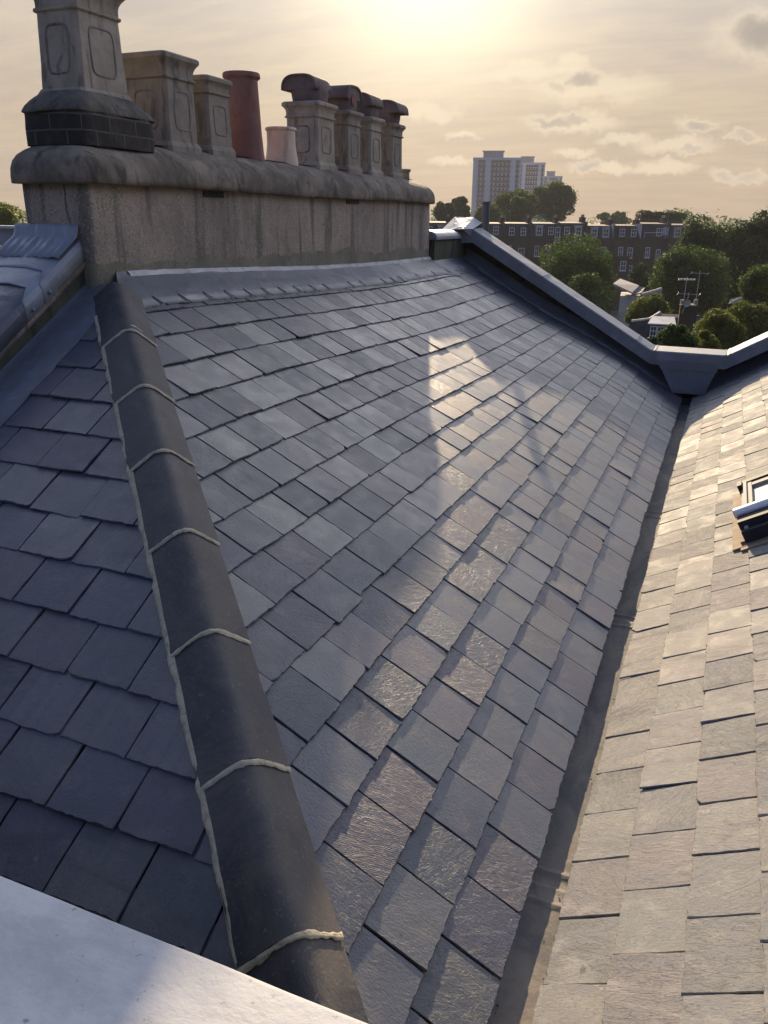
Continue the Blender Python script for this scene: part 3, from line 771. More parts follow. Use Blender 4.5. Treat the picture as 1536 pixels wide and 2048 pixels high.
# raised welted seams on the coping
mb = MB()
def seam(i, t, w=0.014, rise=0.006):
    (xa, za), (xb, zb) = prof[i], prof[i + 1]; d = Vector((xb - xa, 0, zb - za)).normalized()
    c = Vector((xa + (xb - xa) * t, 0, za + (zb - za) * t)); nrm = Vector((-d.z, 0, d.x)); nrm = nrm if nrm.z > 0 else -nrm
    for (ya, yb, ha, hb) in ((YF - 0.004, 10.895, 0.001, 0.015),):
        q = [c + d * -w / 2 + Vector((0, ya, ha)), c + d * w / 2 + Vector((0, ya, ha)), c + d * w / 2 + Vector((0, yb, hb)), c - d * w / 2 + Vector((0, yb, hb))]
        mb.loft([q, [p + nrm * rise for p in q]], True, True)
    q = [c - d * w / 2 + Vector((0, YF - 0.006, 0)), c + d * w / 2 + Vector((0, YF - 0.006, 0))]
    q += [p + Vector((0, 0, -0.15)) for p in reversed(q)]
    mb.loft([q, [p + Vector((0, -rise, 0)) for p in q]], True, True)
seam(2, 0.40); seam(2, 0.915); seam(2, 0.998); seam(3, 0.04); seam(3, 0.985); seam(4, 0.01); seam(4, 0.30); seam(4, 0.7)
s_o = recalc(mb.build('seam', ZINC, par)); s_o.parent = cop; s_o.matrix_parent_inverse = Matrix.Identity(4)
# the wall under it
poly = [(x, z - 0.08) for x, z in prof]
mb = MB(); m2 = [Vector((x, YW, z)) for x, z in poly] 
for i in range(len(poly) - 1):
    (xa, za), (xb, zb) = poly[i], poly[i + 1]
    mb.add([Vector((xa, YW, za)), Vector((xb, YW, zb)), Vector((xb, YW, -4)), Vector((xa, YW, -4)), Vector((xa, 10.95, za)), Vector((xb, 10.95, zb)), Vector((xb, 10.95, GROUND)), Vector((xa, 10.95, GROUND))],
           [(0, 3, 2, 1), (4, 5, 6, 7), (0, 1, 5, 4)])
mb.build('wall', MOSSWALL, par)
# tapered lead box over the gutter outlet
def trap(xa, xb, z, y): return [Vector((xa, y, z)), Vector((xb, y, z)), Vector((xb, YW + 0.0, z)), Vector((xa, YW + 0.0, z))]
def hx(u, v, y=10.50): p = on_y(u, v, y); return p
hT0, hT1, hB0, hB1 = hx(1318, 722), hx(1437, 731), hx(1344, 786), hx(1408, 790)
zb_ = (hB0.z + hB1.z) / 2; zt_ = -1.64; zm_ = zt_ - 0.085
def hl(z): t = (z - zb_) / (zt_ - zb_); return hB0.x + (hT0.x - 0.005 - hB0.x) * t, hB1.x + (hT1.x + 0.005 - hB1.x) * t
mb = MB(); mb.loft([trap(*hl(zb_), zb_, 10.505), trap(*hl(zb_ + .05), zb_ + .05, 10.50), trap(*hl(zm_), zm_, 10.50), trap(*[a + b for a, b in zip(hl(zm_), (-.012, .012))], zm_ + .001, 10.488), trap(*hl(zt_ + .02), zt_ + .02, 10.488)], True, True)
hp_o = recalc(mb.build('hopper', LEAD_DARK, par))
# black block painting the dark of the outlet hole below
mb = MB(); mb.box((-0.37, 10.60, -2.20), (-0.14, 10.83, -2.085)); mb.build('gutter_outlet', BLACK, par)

# low spine wall between chimney and far parapet
pw = thing('party_wall', 'low party wall with rounded lead capping between chimney stack and far parapet', 'wall', (-3.4, 10.1, -0.6))
mb = MB(); mb.box((-3.60, 9.47, -1.2), (-3.27, YW, -0.2)); mb.build('wall', MOSSWALL, pw)
mb = MB(); rings = []
for i in range(12):
    y = 9.44 + (10.44 - 9.44) * i / 11; w_ = 0.006 * noise.noise(Vector((y * 5, 1, 1)))
    rings.append([Vector((-3.43 + math.cos(a) * 0.19, y, -0.215 + math.sin(a) * 0.085 + w_)) for a in [math.pi * q / 10 for q in range(11)]] )
mb.loft(rings, False, False, True, closed=False)
for r in (rings[0], rings[-1]): mb.add(r, [tuple(range(len(r)))])
mb.box((-3.62, 9.45, -0.235), (-3.24, 10.44, -0.204))
recalc(mb.build('lead_capping', LEAD_PALE, pw))
mb = MB()
S_ = [on_y(884, 459, 10.8), on_y(909, 434, 10.9), on_y(948, 435, 10.9), on_y(964, 446, 10.9), on_y(946.5, 457.5, 10.50), on_y(941, 474, 10.50), on_y(926, 458, 10.42), on_y(905, 459, 10.42)]
mb.add(S_ + [S_[0] + Vector((0, .15, -.3)), S_[1] + Vector((0, .18, -.2)), S_[2] + Vector((0, .18, -.2)), S_[3] + Vector((0, .12, -.2))],
       [(0, 1, 7), (1, 2, 6, 7), (2, 4, 6), (2, 3, 4), (4, 5, 6), (1, 0, 8, 9), (2, 1, 9, 10), (3, 2, 10, 11)])
mb.build('lead_saddle', LEAD_PALE, pw)

# ------------------------------------------------------------------ raked parapet on the left with lapped lead sheets
rp = thing('parapet_wall', 'raked parapet at the left edge capped with overlapping nailed lead sheets', 'parapet', (-3.6, 2.5, -1.5))
dirr = (Vector((XW, 3.102, -0.524)) - Vector((XW, 3.739, -0.14))); dirr = dirr.normalized()
def rk(x, t, dz): return Vector((x, 3.745 + dirr.y * t, -0.145 + dirr.z * t + dz))
TT = 3.3
mb = MB()
mb.add([rk(XW - .46, -0.05, -.03), rk(XW - .002, -0.05, -.03), rk(XW - .002, TT, -.03), rk(XW - .46, TT, -.03), Vector((XW - .46, 3.8, -4)), Vector((XW - .002, 3.8, -4)), rk(XW - .002, TT, 0) * 1 + Vector((0, 0, -4)), rk(XW - .46, TT, -4)],
       [(0, 1, 2, 3), (1, 5, 6, 2), (0, 3, 7, 4), (3, 2, 6, 7)])
recalc(mb.build('wall', MOSSWALL, rp))
mb = MB(); rings = []                      # cement fillet below the lead apron
for i in range(50):
    t = -0.03 + TT * i / 49; n_ = noise.noise(Vector((t * 5, 3, 3))) 
    rings.append([rk(XW - .0, t, -.10), rk(XW + .014 + .004 * n_, t, -.118), rk(XW + .012 + .004 * n_, t, -.138 - .008 * n_), rk(XW + .0, t, -.15)])
mb.loft(rings, False, False, True, closed=False)
recalc(mb.build('cement_fillet', CEMENT, rp))
laps = [0.0, 0.275, 0.43, 0.86, 1.32, 1.85, 2.4, 3.25]
for k in range(len(laps) - 1):
    t0, t1 = laps[k], laps[k + 1] + 0.03; mb = MB(); rings = []; nn = 14
    for i in range(nn + 1):
        u = i / nn; t = t0 + (t1 - t0) * u; up = 0.006 + 0.008 * u
        if k == 0: up = 0.02 - 0.006 * u
        ring = []
        for x, dz in ((XW - .49, -.10), (XW - .488, -.01), (XW - .47, .0), (XW - .33, .012), (XW - .17, .014), (XW - .05, .002), (XW - .006, -.012), (XW + .010, -.045), (XW + .014, -.115)):
            w_ = 0.007 * noise.noise(Vector((x * 6, t * 5, k * 3.1))); tt = t
            if u == 1: tt += 0.012 * noise.noise(Vector((x * 9, k, 0)))
            if k == 0: w_ += 0.012 * math.sin((x - XW) * 55) * (1 - u) if -0.42 < x - XW < -0.03 else 0
            skew = 0.05 * max(0, (x - XW + 0.0) / -0.45) if 0 < u else 0
            ring.append(rk(x, tt + (0.10 if x > XW - 0.03 and u > 0.5 else 0), dz + up + w_))
        rings.append(ring)
    mb.loft(rings, False, False, True, closed=False)
    o = recalc(mb.build('lead_sheet', LEAD_PALE if k < 2 else LEAD, rp))
    try: o.data.set_sharp_from_angle(angle=R_(24))
    except Exception: pass
    md = o.modifiers.new('thick', 'SOLIDIFY'); md.thickness = 0.003; md.offset = 0
    mb = MB()
    for tn in ((t1 - 0.02),) if k < 3 else (t1 - 0.02, t1 + 0.06):
        c = rk(XW + .016, tn + 0.06, -.075 + 0.0); rr = []
        for a in range(4):
            ph = a / 3 * math.pi / 2; rr.append([c + Vector((0.009 * math.sin(ph), math.cos(q * math.pi / 4) * .012 * math.cos(ph) + 0.0, math.sin(q * math.pi / 4) * .012 * math.cos(ph))) for q in range(8)])
        mb.loft(rr, False, True, True)
    no = recalc(mb.build('nail', LEAD_DARK, rp)); no.parent = o; no.matrix_parent_inverse = Matrix.Identity(4)
# upstand dressed against the chimney with pleats
mb = MB(); rings = []
for i in range(41):
    x = XW - 0.47 + 0.47 * i / 40; pl = 0.006 * math.sin(i * 1.25) + 0.004 * math.sin(i * 0.55)
    rings.append([Vector((x, 3.742 + abs(pl) * 0.2, -0.052 + 0.006 * noise.noise(Vector((x * 12, 0, 0))))), Vector((x, 3.738 - abs(pl), -0.08)), Vector((x, 3.725 - abs(pl), -0.118)), Vector((x, 3.66, -0.158 + pl)), Vector((x, 3.56, -0.225 + pl * .6))])
mb.loft(rings, False, False, True, closed=False)
o = recalc(mb.build('lead_upstand', LEAD_PALE, rp)); md = o.modifiers.new('thick', 'SOLIDIFY'); md.thickness = 0.003

# ------------------------------------------------------------------ the light grey coping in front of the camera
lg = thing('parapet_wall', 'near parapet topped with smooth light grey coating at the bottom left corner', 'parapet', (-1.5, 0.6, -2))
ZL = -1.25; YL = 0.877
mb = MB()
rings = []
for i in range(61):
    x = -3.4 + 3.75 * i / 60; n_ = 0.0015 * noise.noise(Vector((x * 5, 0, 0)))
    rings.append([Vector((x, 0.25, ZL - .3)), Vector((x, 0.25, ZL)), Vector((x, YL - .012 + n_, ZL + n_)), Vector((x, YL - .003 + n_, ZL - .003 + n_)), Vector((x, YL + n_, ZL - .012)), Vector((x, YL, ZL - .07)), Vector((x, YL - .02, ZL - .07))])
mb.loft(rings, False, False, True, closed=False)
for r in (rings[0], rings[-1]): mb.add(r, [tuple(range(len(r)))])
o = recalc(mb.build('coping', LEDGE, lg))
try: o.data.set_sharp_from_angle(angle=R_(35))
except Exception: pass
mb = MB(); mb.box((-3.39, 0.27, GROUND), (0.33, YL - .02, ZL - .06)); mb.build('wall', STOCK, lg)

# ------------------------------------------------------------------ flue pipe behind the far parapet
fp = thing('flue_pipe', 'black flue pipe rising behind the apex of the far parapet coping', 'pipe', (-3.1, 11.15, -1))
q0, q1 = on_y(965, 404, 11.2), on_y(981, 404, 11.2); cx = (q0 + q1) / 2; r_ = (q1 - q0).length / 2 * 0.95
mb = MB(); mb.tube([(cx.x, 11.2, -2.0), (cx.x, 11.2, cx.z - .005)], r_, 20); mb.build('pipe', GREYPIPE, fp)
mb = MB(); mb.tube([(cx.x, 11.2, cx.z - .012), (cx.x, 11.2, cx.z + .004)], r_ * 1.06, 20); mb.build('rim', GREYPIPE, fp)

# ------------------------------------------------------------------ roof window on the right slope
rw = thing('roof_window', 'centre pivot roof window standing ajar in the sunlit right slope', 'roof window', tuple(p_right(-0.36, 5.1, 0)))
def rb(mb, s0, s1, y0, y1, h0, h1, tilt=0.0):
    P = []
    for h in (h0, h1):
        for (s, y) in ((s0, y0), (s1, y0), (s1, y1), (s0, y1)): P.append(p_right(s - .96, y, h + tilt * (y - y0)))
    mb.add(P, [(0, 3, 2, 1), (4, 5, 6, 7), (0, 1, 5, 4), (1, 2, 6, 5), (2, 3, 7, 6), (3, 0, 4, 7)])
mb = MB(); rb(mb, .295, .375, 4.60, 5.60, .012, .030); rb(mb, .34, 1.0, 4.56, 4.66, .012, .028); rb(mb, .345, .372, 4.64, 5.66, .02, .045); recalc(mb.build('flashing', FLEAD, rw))
mb = MB()
rb(mb, .372, .392, 4.66, 5.62, .015, .085); rb(mb, .392, .412, 4.66, 5.60, .015, .110); rb(mb, .412, .440, 4.68, 5.58, .015, .095)
rb(mb, .84, .90, 4.66, 5.62, .015, .10); rb(mb, .44, .84, 5.52, 5.58, .015, .09); recalc(mb.build('frame', ALU, rw))
mb = MB(); rb(mb, .36, .92, 5.60, 5.66, .012, .10); rb(mb, .355, .385, 5.50, 5.60, .02, .12); recalc(mb.build('hood', BLACK, rw))
mb = MB(); rb(mb, .44, .84, 4.68, 5.52, .060, .068); recalc(mb.build('pane', mat('blind', lambda g, b: setb(g, b, col=(0.36, 0.33, 0.26), rough=0.6, spec=0.15)), rw))
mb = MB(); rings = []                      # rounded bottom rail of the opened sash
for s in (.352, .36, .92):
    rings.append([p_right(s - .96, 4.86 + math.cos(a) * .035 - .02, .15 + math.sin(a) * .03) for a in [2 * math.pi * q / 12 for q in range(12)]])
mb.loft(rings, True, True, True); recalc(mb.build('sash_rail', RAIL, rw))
mb = MB(); rb(mb, .365, .92, 4.70, 4.84, .09, .14); rb(mb, .37, .92, 4.64, 4.72, .03, .10); recalc(mb.build('sash', BLACK, rw))

# ------------------------------------------------------------------ chimney stack
ch = thing('chimney_stack', 'long rendered chimney stack crowded with square and round clay pots', 'chimney', (-3.57, 6.6, -0.5))
def rrect(x0, x1, y0, y1, r, z, nseg=6, ny=40, nx=6):
    P = []
    for (cx, cy, a0) in ((x1 - r, y0 + r, -90), (x1 - r, y1 - r, 0), (x0 + r, y1 - r, 90), (x0 + r, y0 + r, 180)):
        for i in range(nseg + 1):
            a = R_(a0 + 90 * i / nseg); P.append((cx + r * math.cos(a), cy + r * math.sin(a)))
        # straight run to the next corner
        if a0 == -90: P += [(x1, y0 + r + (y1 - y0 - 2 * r) * k / ny) for k in range(1, ny)]
        if a0 == 0: P += [(x1 - r - (x1 - x0 - 2 * r) * k / nx, y1) for k in range(1, nx)]
        if a0 == 90: P += [(x0, y1 - r - (y1 - y0 - 2 * r) * k / ny) for k in range(1, ny)]
        if a0 == 180: P += [(x0 + r + (x1 - x0 - 2 * r) * k / nx, y0) for k in range(1, nx)]
    return [Vector((x, y, z)) for x, y in P]
def lump(rings, amp, freq, seed=0.0, zamp=0.6):
    out = []
    for r in rings:
        rr = []
        for p in r:
            n_ = noise.noise_vector(Vector((p.x * freq + seed, p.y * freq, p.z * freq)))
            n2 = noise.noise_vector(Vector((p.x * freq * 3 + seed, p.y * freq * 3, p.z * freq * 3))) * 0.35
            n_ = n_ + n2
            rr.append(p + Vector((n_.x * amp, n_.y * amp, n_.z * amp * zamp)))
        out.append(rr)
    return out
mb = MB(); CX0, CX1, CY0, CY1 = -3.80, -3.325, 3.745, 9.47
rings = [rrect(CX0 + 0.0, CX1, CY0, CY1, 0.045, z) for z in (-1.3, -1.0, -.8, -.6, -.45, -.35, -.25, -.15, -.05, .05, .12, .175)]
mb.loft(lump(rings, 0.008, 1.8), True, True, True); recalc(mb.build('stack', RENDER, ch))
mb = MB()
sec = [(0.0, .160), (.050, .161), (.058, .166), (.058, .20), (.055, .245), (.044, .282), (.024, .312), (-.008, .340), (-.05, .366), (-.10, .388), (-.15, .408), (-.21, .422)]
rings = [rrect(CX0 - o_, CX1 + o_, CY0 - o_ * 1.05, CY1 + o_ * 1.1 + (max(0, -o_) * 0.2), min(0.23, 0.10 + max(0, o_) * .4), z, 8, 70) for o_, z in sec]
rings2 = lump(rings, 0.012, 2.6, 5.0, 0.9)
for r in rings2[:2]:
    for i, p in enumerate(r): p.z = 0.16 + 0.007 * math.sin(p.y * 1.7) + 0.004 * noise.noise(Vector((p.y * 6, 0, 0)))
mb.loft(rings2, False, True, True); recalc(mb.build('flaunching', CEMENT, ch))
# black blocks painting the dark of gaps in the render below the cornice
for (ya, yb) in ((4.86, 5.10), (7.12, 7.40)):
    mb = MB(); mb.box((CX1 - .02, ya, .118), (CX1 + .006, yb, .158)); mb.build('putlog_gap', BLACK, ch)
mb = MB(); pts = []; x, z = -3.47, .158
for i in range(14):
    pts.append((x, CY0 - 0.004, z)); z -= 0.017; x += random.uniform(-0.004, 0.008)
mb.tube(pts, 0.0025, 4, False); mb.build('crack', BLACK, ch)
# brick plinth under the first pot
mb = MB(); rings = [rrect(-3.785, -3.34, 3.77, 4.47, 0.11, z, 5, 12, 5) for z in (.36, .40, .445, .452, .50, .535)]
bo = recalc_o = mb.loft(lump(rings, 0.007, 9), False, True, True)
o = recalc(mb.build('brick_plinth', SOOTBRICK, ch))
mb = MB(); rings = [rrect(-3.80 + q, -3.33 - q, 3.755 + q, 4.49 - q, 0.12, z, 6, 14, 5) for q, z in ((.004, .528), (.006, .536), (.018, .560), (.036, .585), (.055, .606), (.075, .626), (.09, .64))]
mb.loft(lump(rings, 0.018, 7, 3), True, True, True); recalc(mb.build('cement_cap', CEMENT_DARK, ch))

def sq(cx, cy, wx, wy, z, ch_=0.02):
    a, b_ = wx / 2, wy / 2
    return [Vector((cx + x, cy + y, z)) for x, y in ((a, -b_ + ch_), (a, b_ - ch_), (a - ch_, b_), (-a + ch_, b_), (-a, b_ - ch_), (-a, -b_ + ch_), (-a + ch_, -b_), (a - ch_, -b_))]
def panel_ring(m, face, cx, cy, wx, wy, z0, z1, wfun):
    """raised bead outlining an arched panel on one face of a square pot"""
    n = 28; pts = []
    hw = (wy if face == 'x' else wx) * 0.27; zc = (z0 + z1) / 2; hz = (z1 - z0) / 2; rc = 0.035
    for i in range(n):
        a = 2 * math.pi * i / n; c, s = math.cos(a), math.sin(a)
        e = 0.38; px_ = hw * math.copysign(abs(c) ** e, c); pz = hz * math.copysign(abs(s) ** e, s)
        pts.append((px_, zc + pz))
    rings = []
    for off, dep in ((0, -.002), (.004, .005), (.011, .005), (.015, -.002)):
        r = []
        for (u, z) in pts:
            k = 1 - off / hw; kz = 1 - off / hz
            z2 = zc + (z - zc) * kz; w_ = wfun(z2)
            if face == 'x': r.append(Vector((cx + w_[0] / 2 + dep, cy + u * k, z2)))
            else: r.append(Vector((cx + u * k, cy - w_[1] / 2 - dep, z2)))
        rings.append(r)
    m.loft(rings, False, False, True)
def square_pot(cx, cy, wx, wy, z0, z1, taper, capf, mt, label, flare=0.03, seed=0):
    hgt = z1 - z0; mb = MB()
    def W(z):
        t = (z - z0) / hgt; k = 1 - taper * t; return (wx * k, wy * k)
    lev = [z0 - .05, z0, z0 + .012, z0 + .03, z0 + .045]
    rings = [sq(cx, cy, wx * 1.12, wy * 1.10, z0 - .06), sq(cx, cy, wx * 1.12, wy * 1.10, z0 + .015), sq(cx, cy, wx * 1.04, wy * 1.03, z0 + .04)]
    zt = z0 + hgt * capf
    for i in range(7):
        z = z0 + .045 + (zt - z0 - .045) * i / 6; w_ = W(z); rings.append(sq(cx, cy, w_[0], w_[1], z))
    w_ = W(zt)
    e = [(.006, .002), (.014, .008), (.014, .018), (.004, .024), (.004, .045)]
    for d_, dz in e: rings.append(sq(cx, cy, w_[0] + 2 * d_, w_[1] + 2 * d_, zt + dz))
    zz = zt + .045; H2 = z1 - .035 - zz
    for i in range(1, 6):
        t = i / 5; rings.append(sq(cx, cy, w_[0] + .008 + 2 * flare * t ** 2.2, w_[1] + .008 + 2 * flare * t ** 2.2, zz + H2 * t))
    for d_, z in ((flare + .006, z1 - .033), (flare + .006, z1 - .012), (flare - .004, z1 - .002), (flare - .02, z1)): rings.append(sq(cx, cy, w_[0] + 2 * d_, w_[1] + 2 * d_, z))
    rings.append(sq(cx, cy, w_[0] * .62, w_[1] * .62, z1 + .004)); rings.append(sq(cx, cy, w_[0] * .6, w_[1] * .6, z1 - .08))
    mb.loft(lump(rings, 0.0035, 7, seed), False, True)
    pot = recalc(mb.build('chimney_pot', mt, ch)); pot['label'] = label
    pm = MB()
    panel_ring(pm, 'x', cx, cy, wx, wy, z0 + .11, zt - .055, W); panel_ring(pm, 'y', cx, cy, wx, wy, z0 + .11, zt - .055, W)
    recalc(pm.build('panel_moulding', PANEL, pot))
    return pot
def round_pot(cx, cy, r0, r1, z0, z1, mt, label, foot=0.0, rim=.02, rimh=.03):
    mb = MB(); N = 32; rings = []
    def C(r, z): return [Vector((cx + r * math.cos(2 * math.pi * i / N), cy + r * math.sin(2 * math.pi * i / N), z)) for i in range(N)]
    H = z1 - z0
    L = [(r0 + foot, z0 - .04), (r0 + foot, z0 + .01), (r0 + foot * .5, z0 + .05), (r0 + foot * .15, z0 + .11)]
    for i in range(1, 6): L.append((r0 + (r1 - r0) * i / 5, z0 + .11 + (H - .11 - rimh * 1.6) * i / 5))
    L += [(r1 + rim * .7, z1 - rimh * 1.2), (r1 + rim, z1 - rimh), (r1 + rim, z1 - .008), (r1 + rim - .006, z1), (r1 - .012, z1), (r1 - .016, z1 - .1)]
    mb.loft([C(r, z) for r, z in L], False, True, True)
    p = recalc(mb.build('chimney_pot', mt, ch)); p['label'] = label
    try: p.data.set_sharp_from_angle(angle=R_(40))
    except Exception: pass
    return p
square_pot(-3.625, 4.175, .315, .40, .625, 1.205, .12, .73, BUFF, 'tallest square pot with arched panels, nearest the camera on the brick plinth', .035, 1)
square_pot(-3.615, 4.87, .33, .33, .41, .965, .04, .73, BUFF_DARK, 'wide square pot with flat slab cap beside the brick plinth', .028, 2)
square_pot(-3.60, 5.34, .27, .31, .42, .905, .10, .76, BUFF_DARK, 'slim square pot next to the tall red pot', .02, 3)
round_pot(-3.60, 5.86, .140, .120, .42, 1.01, TERRA, 'tall round red terracotta pot', .012, .022, .03)
round_pot(-3.59, 6.42, .118, .118, .43, .69, CREAM, 'short round cream pot, lowest on the stack', .02, .012, .018)
def cowl(pot, cx, cy, zt, side, off, quarter=False):
    """square-shouldered drum under a half-round hood that oversails on one side"""
    N = 36
    def C(r, z, e=.55):
        P = []
        for i in range(N):
            a = 2 * math.pi * i / N; c, s = math.cos(a), math.sin(a)
            P.append(Vector((cx + r * math.copysign(abs(c) ** e, c), cy + r * math.copysign(abs(s) ** e, s), z)))
        return P
    mb = MB(); mb.loft([C(.128, zt - .03), C(.134, zt + .02), C(.142, zt + .07), C(.146, zt + .16)], True, True, True)
    recalc(mb.build('cowl_drum', TERRASOOT, pot))
    mb = MB(); prof = []; W, Hh = .172, .125; z0 = zt + .10
    for i in range(25):
        a = math.pi * i / 24; c, s = math.cos(a), math.sin(a)
        prof.append((off + W * math.copysign(abs(c) ** .72, c), z0 + Hh * abs(s) ** .72))
    inner = [(off + (x - off) * .90, z0 + (z - z0) * .88) for x, z in prof]
    full = prof + list(reversed(inner)); rings = []
    def pt(x, y, z): return Vector((cx + y, cy + x, z)) if quarter else Vector((cx + x, cy + y, z))
    for y, k in ((-.155, .965), (-.148, .99), (-.13, 1.0), (0, 1.0), (.13, 1.0), (.148, .99), (.155, .965)):
        rings.append([pt(off + (x - off) * k, y, z0 + (z - z0) * k) for x, z in full])
    mb.loft(lump(rings, .003, 8, cy), False, False, True)
    n_ = len(prof)
    for r in (rings[0], rings[-1]): mb.add(r, [(i, i + 1, 2 * n_ - 2 - i, 2 * n_ - 1 - i) for i in range(n_ - 1)])
    for y in (-.145, .145): mb.add([pt(x, y, z) for x, z in inner], [tuple(range(n_))])
    o = recalc(mb.build('cowl_hood', TERRASOOT, pot))
    if quarter:
        mb = MB(); mb.tube([(cx + .15, cy - .02, zt + .10), (cx + .151, cy - .02, zt + .10)], .05, 14); mb.build('cowl_opening', TERRA, pot)
TERRASOOT = mat('sooty_terracotta', stone((0.13, 0.098, 0.088), (0.19, 0.145, 0.125), (0.08, 0.068, 0.062), 0.004, 0.9, 4.0))
for k, (cy, wx, wy, lb) in enumerate([(6.985, .315, .36, 'first hooded square pot after the cream pot'), (7.60, .30, .32, 'second hooded square pot from the cream pot'), (8.13, .30, .31, 'third hooded square pot from the cream pot'), (8.72, .29, .31, 'last hooded square pot at the far end of the stack')]):
    p = square_pot(-3.605, cy, wx, wy, .415, .935, .05, .75, BUFF if k % 2 == 0 else BUFF_DARK, lb, .026, 4 + k)
    cowl(p, -3.605, cy, .93, k, (-.035, .0, -.01, .035)[k], k == 1)
round_pot(-3.55, 9.18, .05, .055, .36, .52, BUFF_DARK, 'small stub pot at the far end of the stack', .01, .012, .02)

# ------------------------------------------------------------------ background
random.seed(11)
gr = MB(); gr.add([(-3000, -600, GROUND), (3000, -600, GROUND), (3000, 5000, GROUND), (-3000, 5000, GROUND)], [(0, 1, 2, 3)])
def m_ground(g, b):
    p = g.n('ShaderNodeTexCoord').outputs['Object']
    setb(g, b, col=g.mix(g.ss(g.noise(p, 0.05, 6, 0.6), 0.4, 0.6), (0.05, 0.065, 0.03), (0.09, 0.08, 0.065)), rough=0.95)
o = gr.build('ground', mat('gardens_ground', m_ground)); tag(o, kind='structure')

def basis(p):     # frame facing the viewer at p: right, away, up
    a = Vector((p.x, p.y, 0)).normalized(); return Vector((a.y, -a.x, 0)), a
def frame(origin, right, away):
    return Matrix(((right.x, away.x, 0, origin.x), (right.y, away.y, 0, origin.y), (0, 0, 1, origin.z), (0, 0, 0, 1)))

# terrace of brick houses across the gardens
LT, RT = G(845, 440, 150), G(1400, 440, 158)
LT.z = RT.z = 0; tdir = (RT - LT).normalized(); taway = Vector((-tdir.y, tdir.x, 0)); 
NH = 10; HW = (RT - LT).length / NH
def window(M, parent, x, z, w, h, y=0.0, bars=(2, 2), sill=True, fm=None, dep=.10, t=.11):
    f = MB()
    f.box((x - w / 2, y - .05, z), (x - w / 2 + t, y + dep, z + h), M); f.box((x + w / 2 - t, y - .05, z), (x + w / 2, y + dep, z + h), M)
    f.box((x - w / 2 + t, y - .05, z), (x + w / 2 - t, y + dep, z + t), M); f.box((x - w / 2 + t, y - .05, z + h - t), (x + w / 2 - t, y + dep, z + h), M)
    for i in range(1, bars[0]): f.box((x - w / 2 + w * i / bars[0] - t * .3, y - .03, z + t), (x - w / 2 + w * i / bars[0] + t * .3, y + dep - .02, z + h - t), M)
    for i in range(1, bars[1]): f.box((x - w / 2 + t, y - .035, z + h * i / bars[1] - t * .4), (x + w / 2 - t, y + dep - .03, z + h * i / bars[1] + t * .4), M)
    if sill: f.box((x - w / 2 - .08, y - .12, z - .12), (x + w / 2 + .08, y + dep, z), M)
    o = f.build('window', fm or WHITE, parent)
    g_ = MB(); g_.box((x - w / 2 + t * .5, y + .01, z + t * .5), (x + w / 2 - t * .5, y + dep - .015, z + h - t * .5), M); g_.build('pane', GLASS, o)
    return o
hlabels = ['leftmost terrace house just right of the chimney stack', 'terrace house behind the far parapet apex', 'terrace house to the right of the black flue pipe', 'terrace house with two white dormers below the tower blocks',
           'terrace house with a tall white stair window in its attic', 'terrace house above the round tree at centre right', 'terrace house with white party wall flank beside its mansard', 'terrace house with white triangular mansard flank',
           'terrace house with white balcony rail near the right end', 'last brown terrace house, half behind the big right trees']
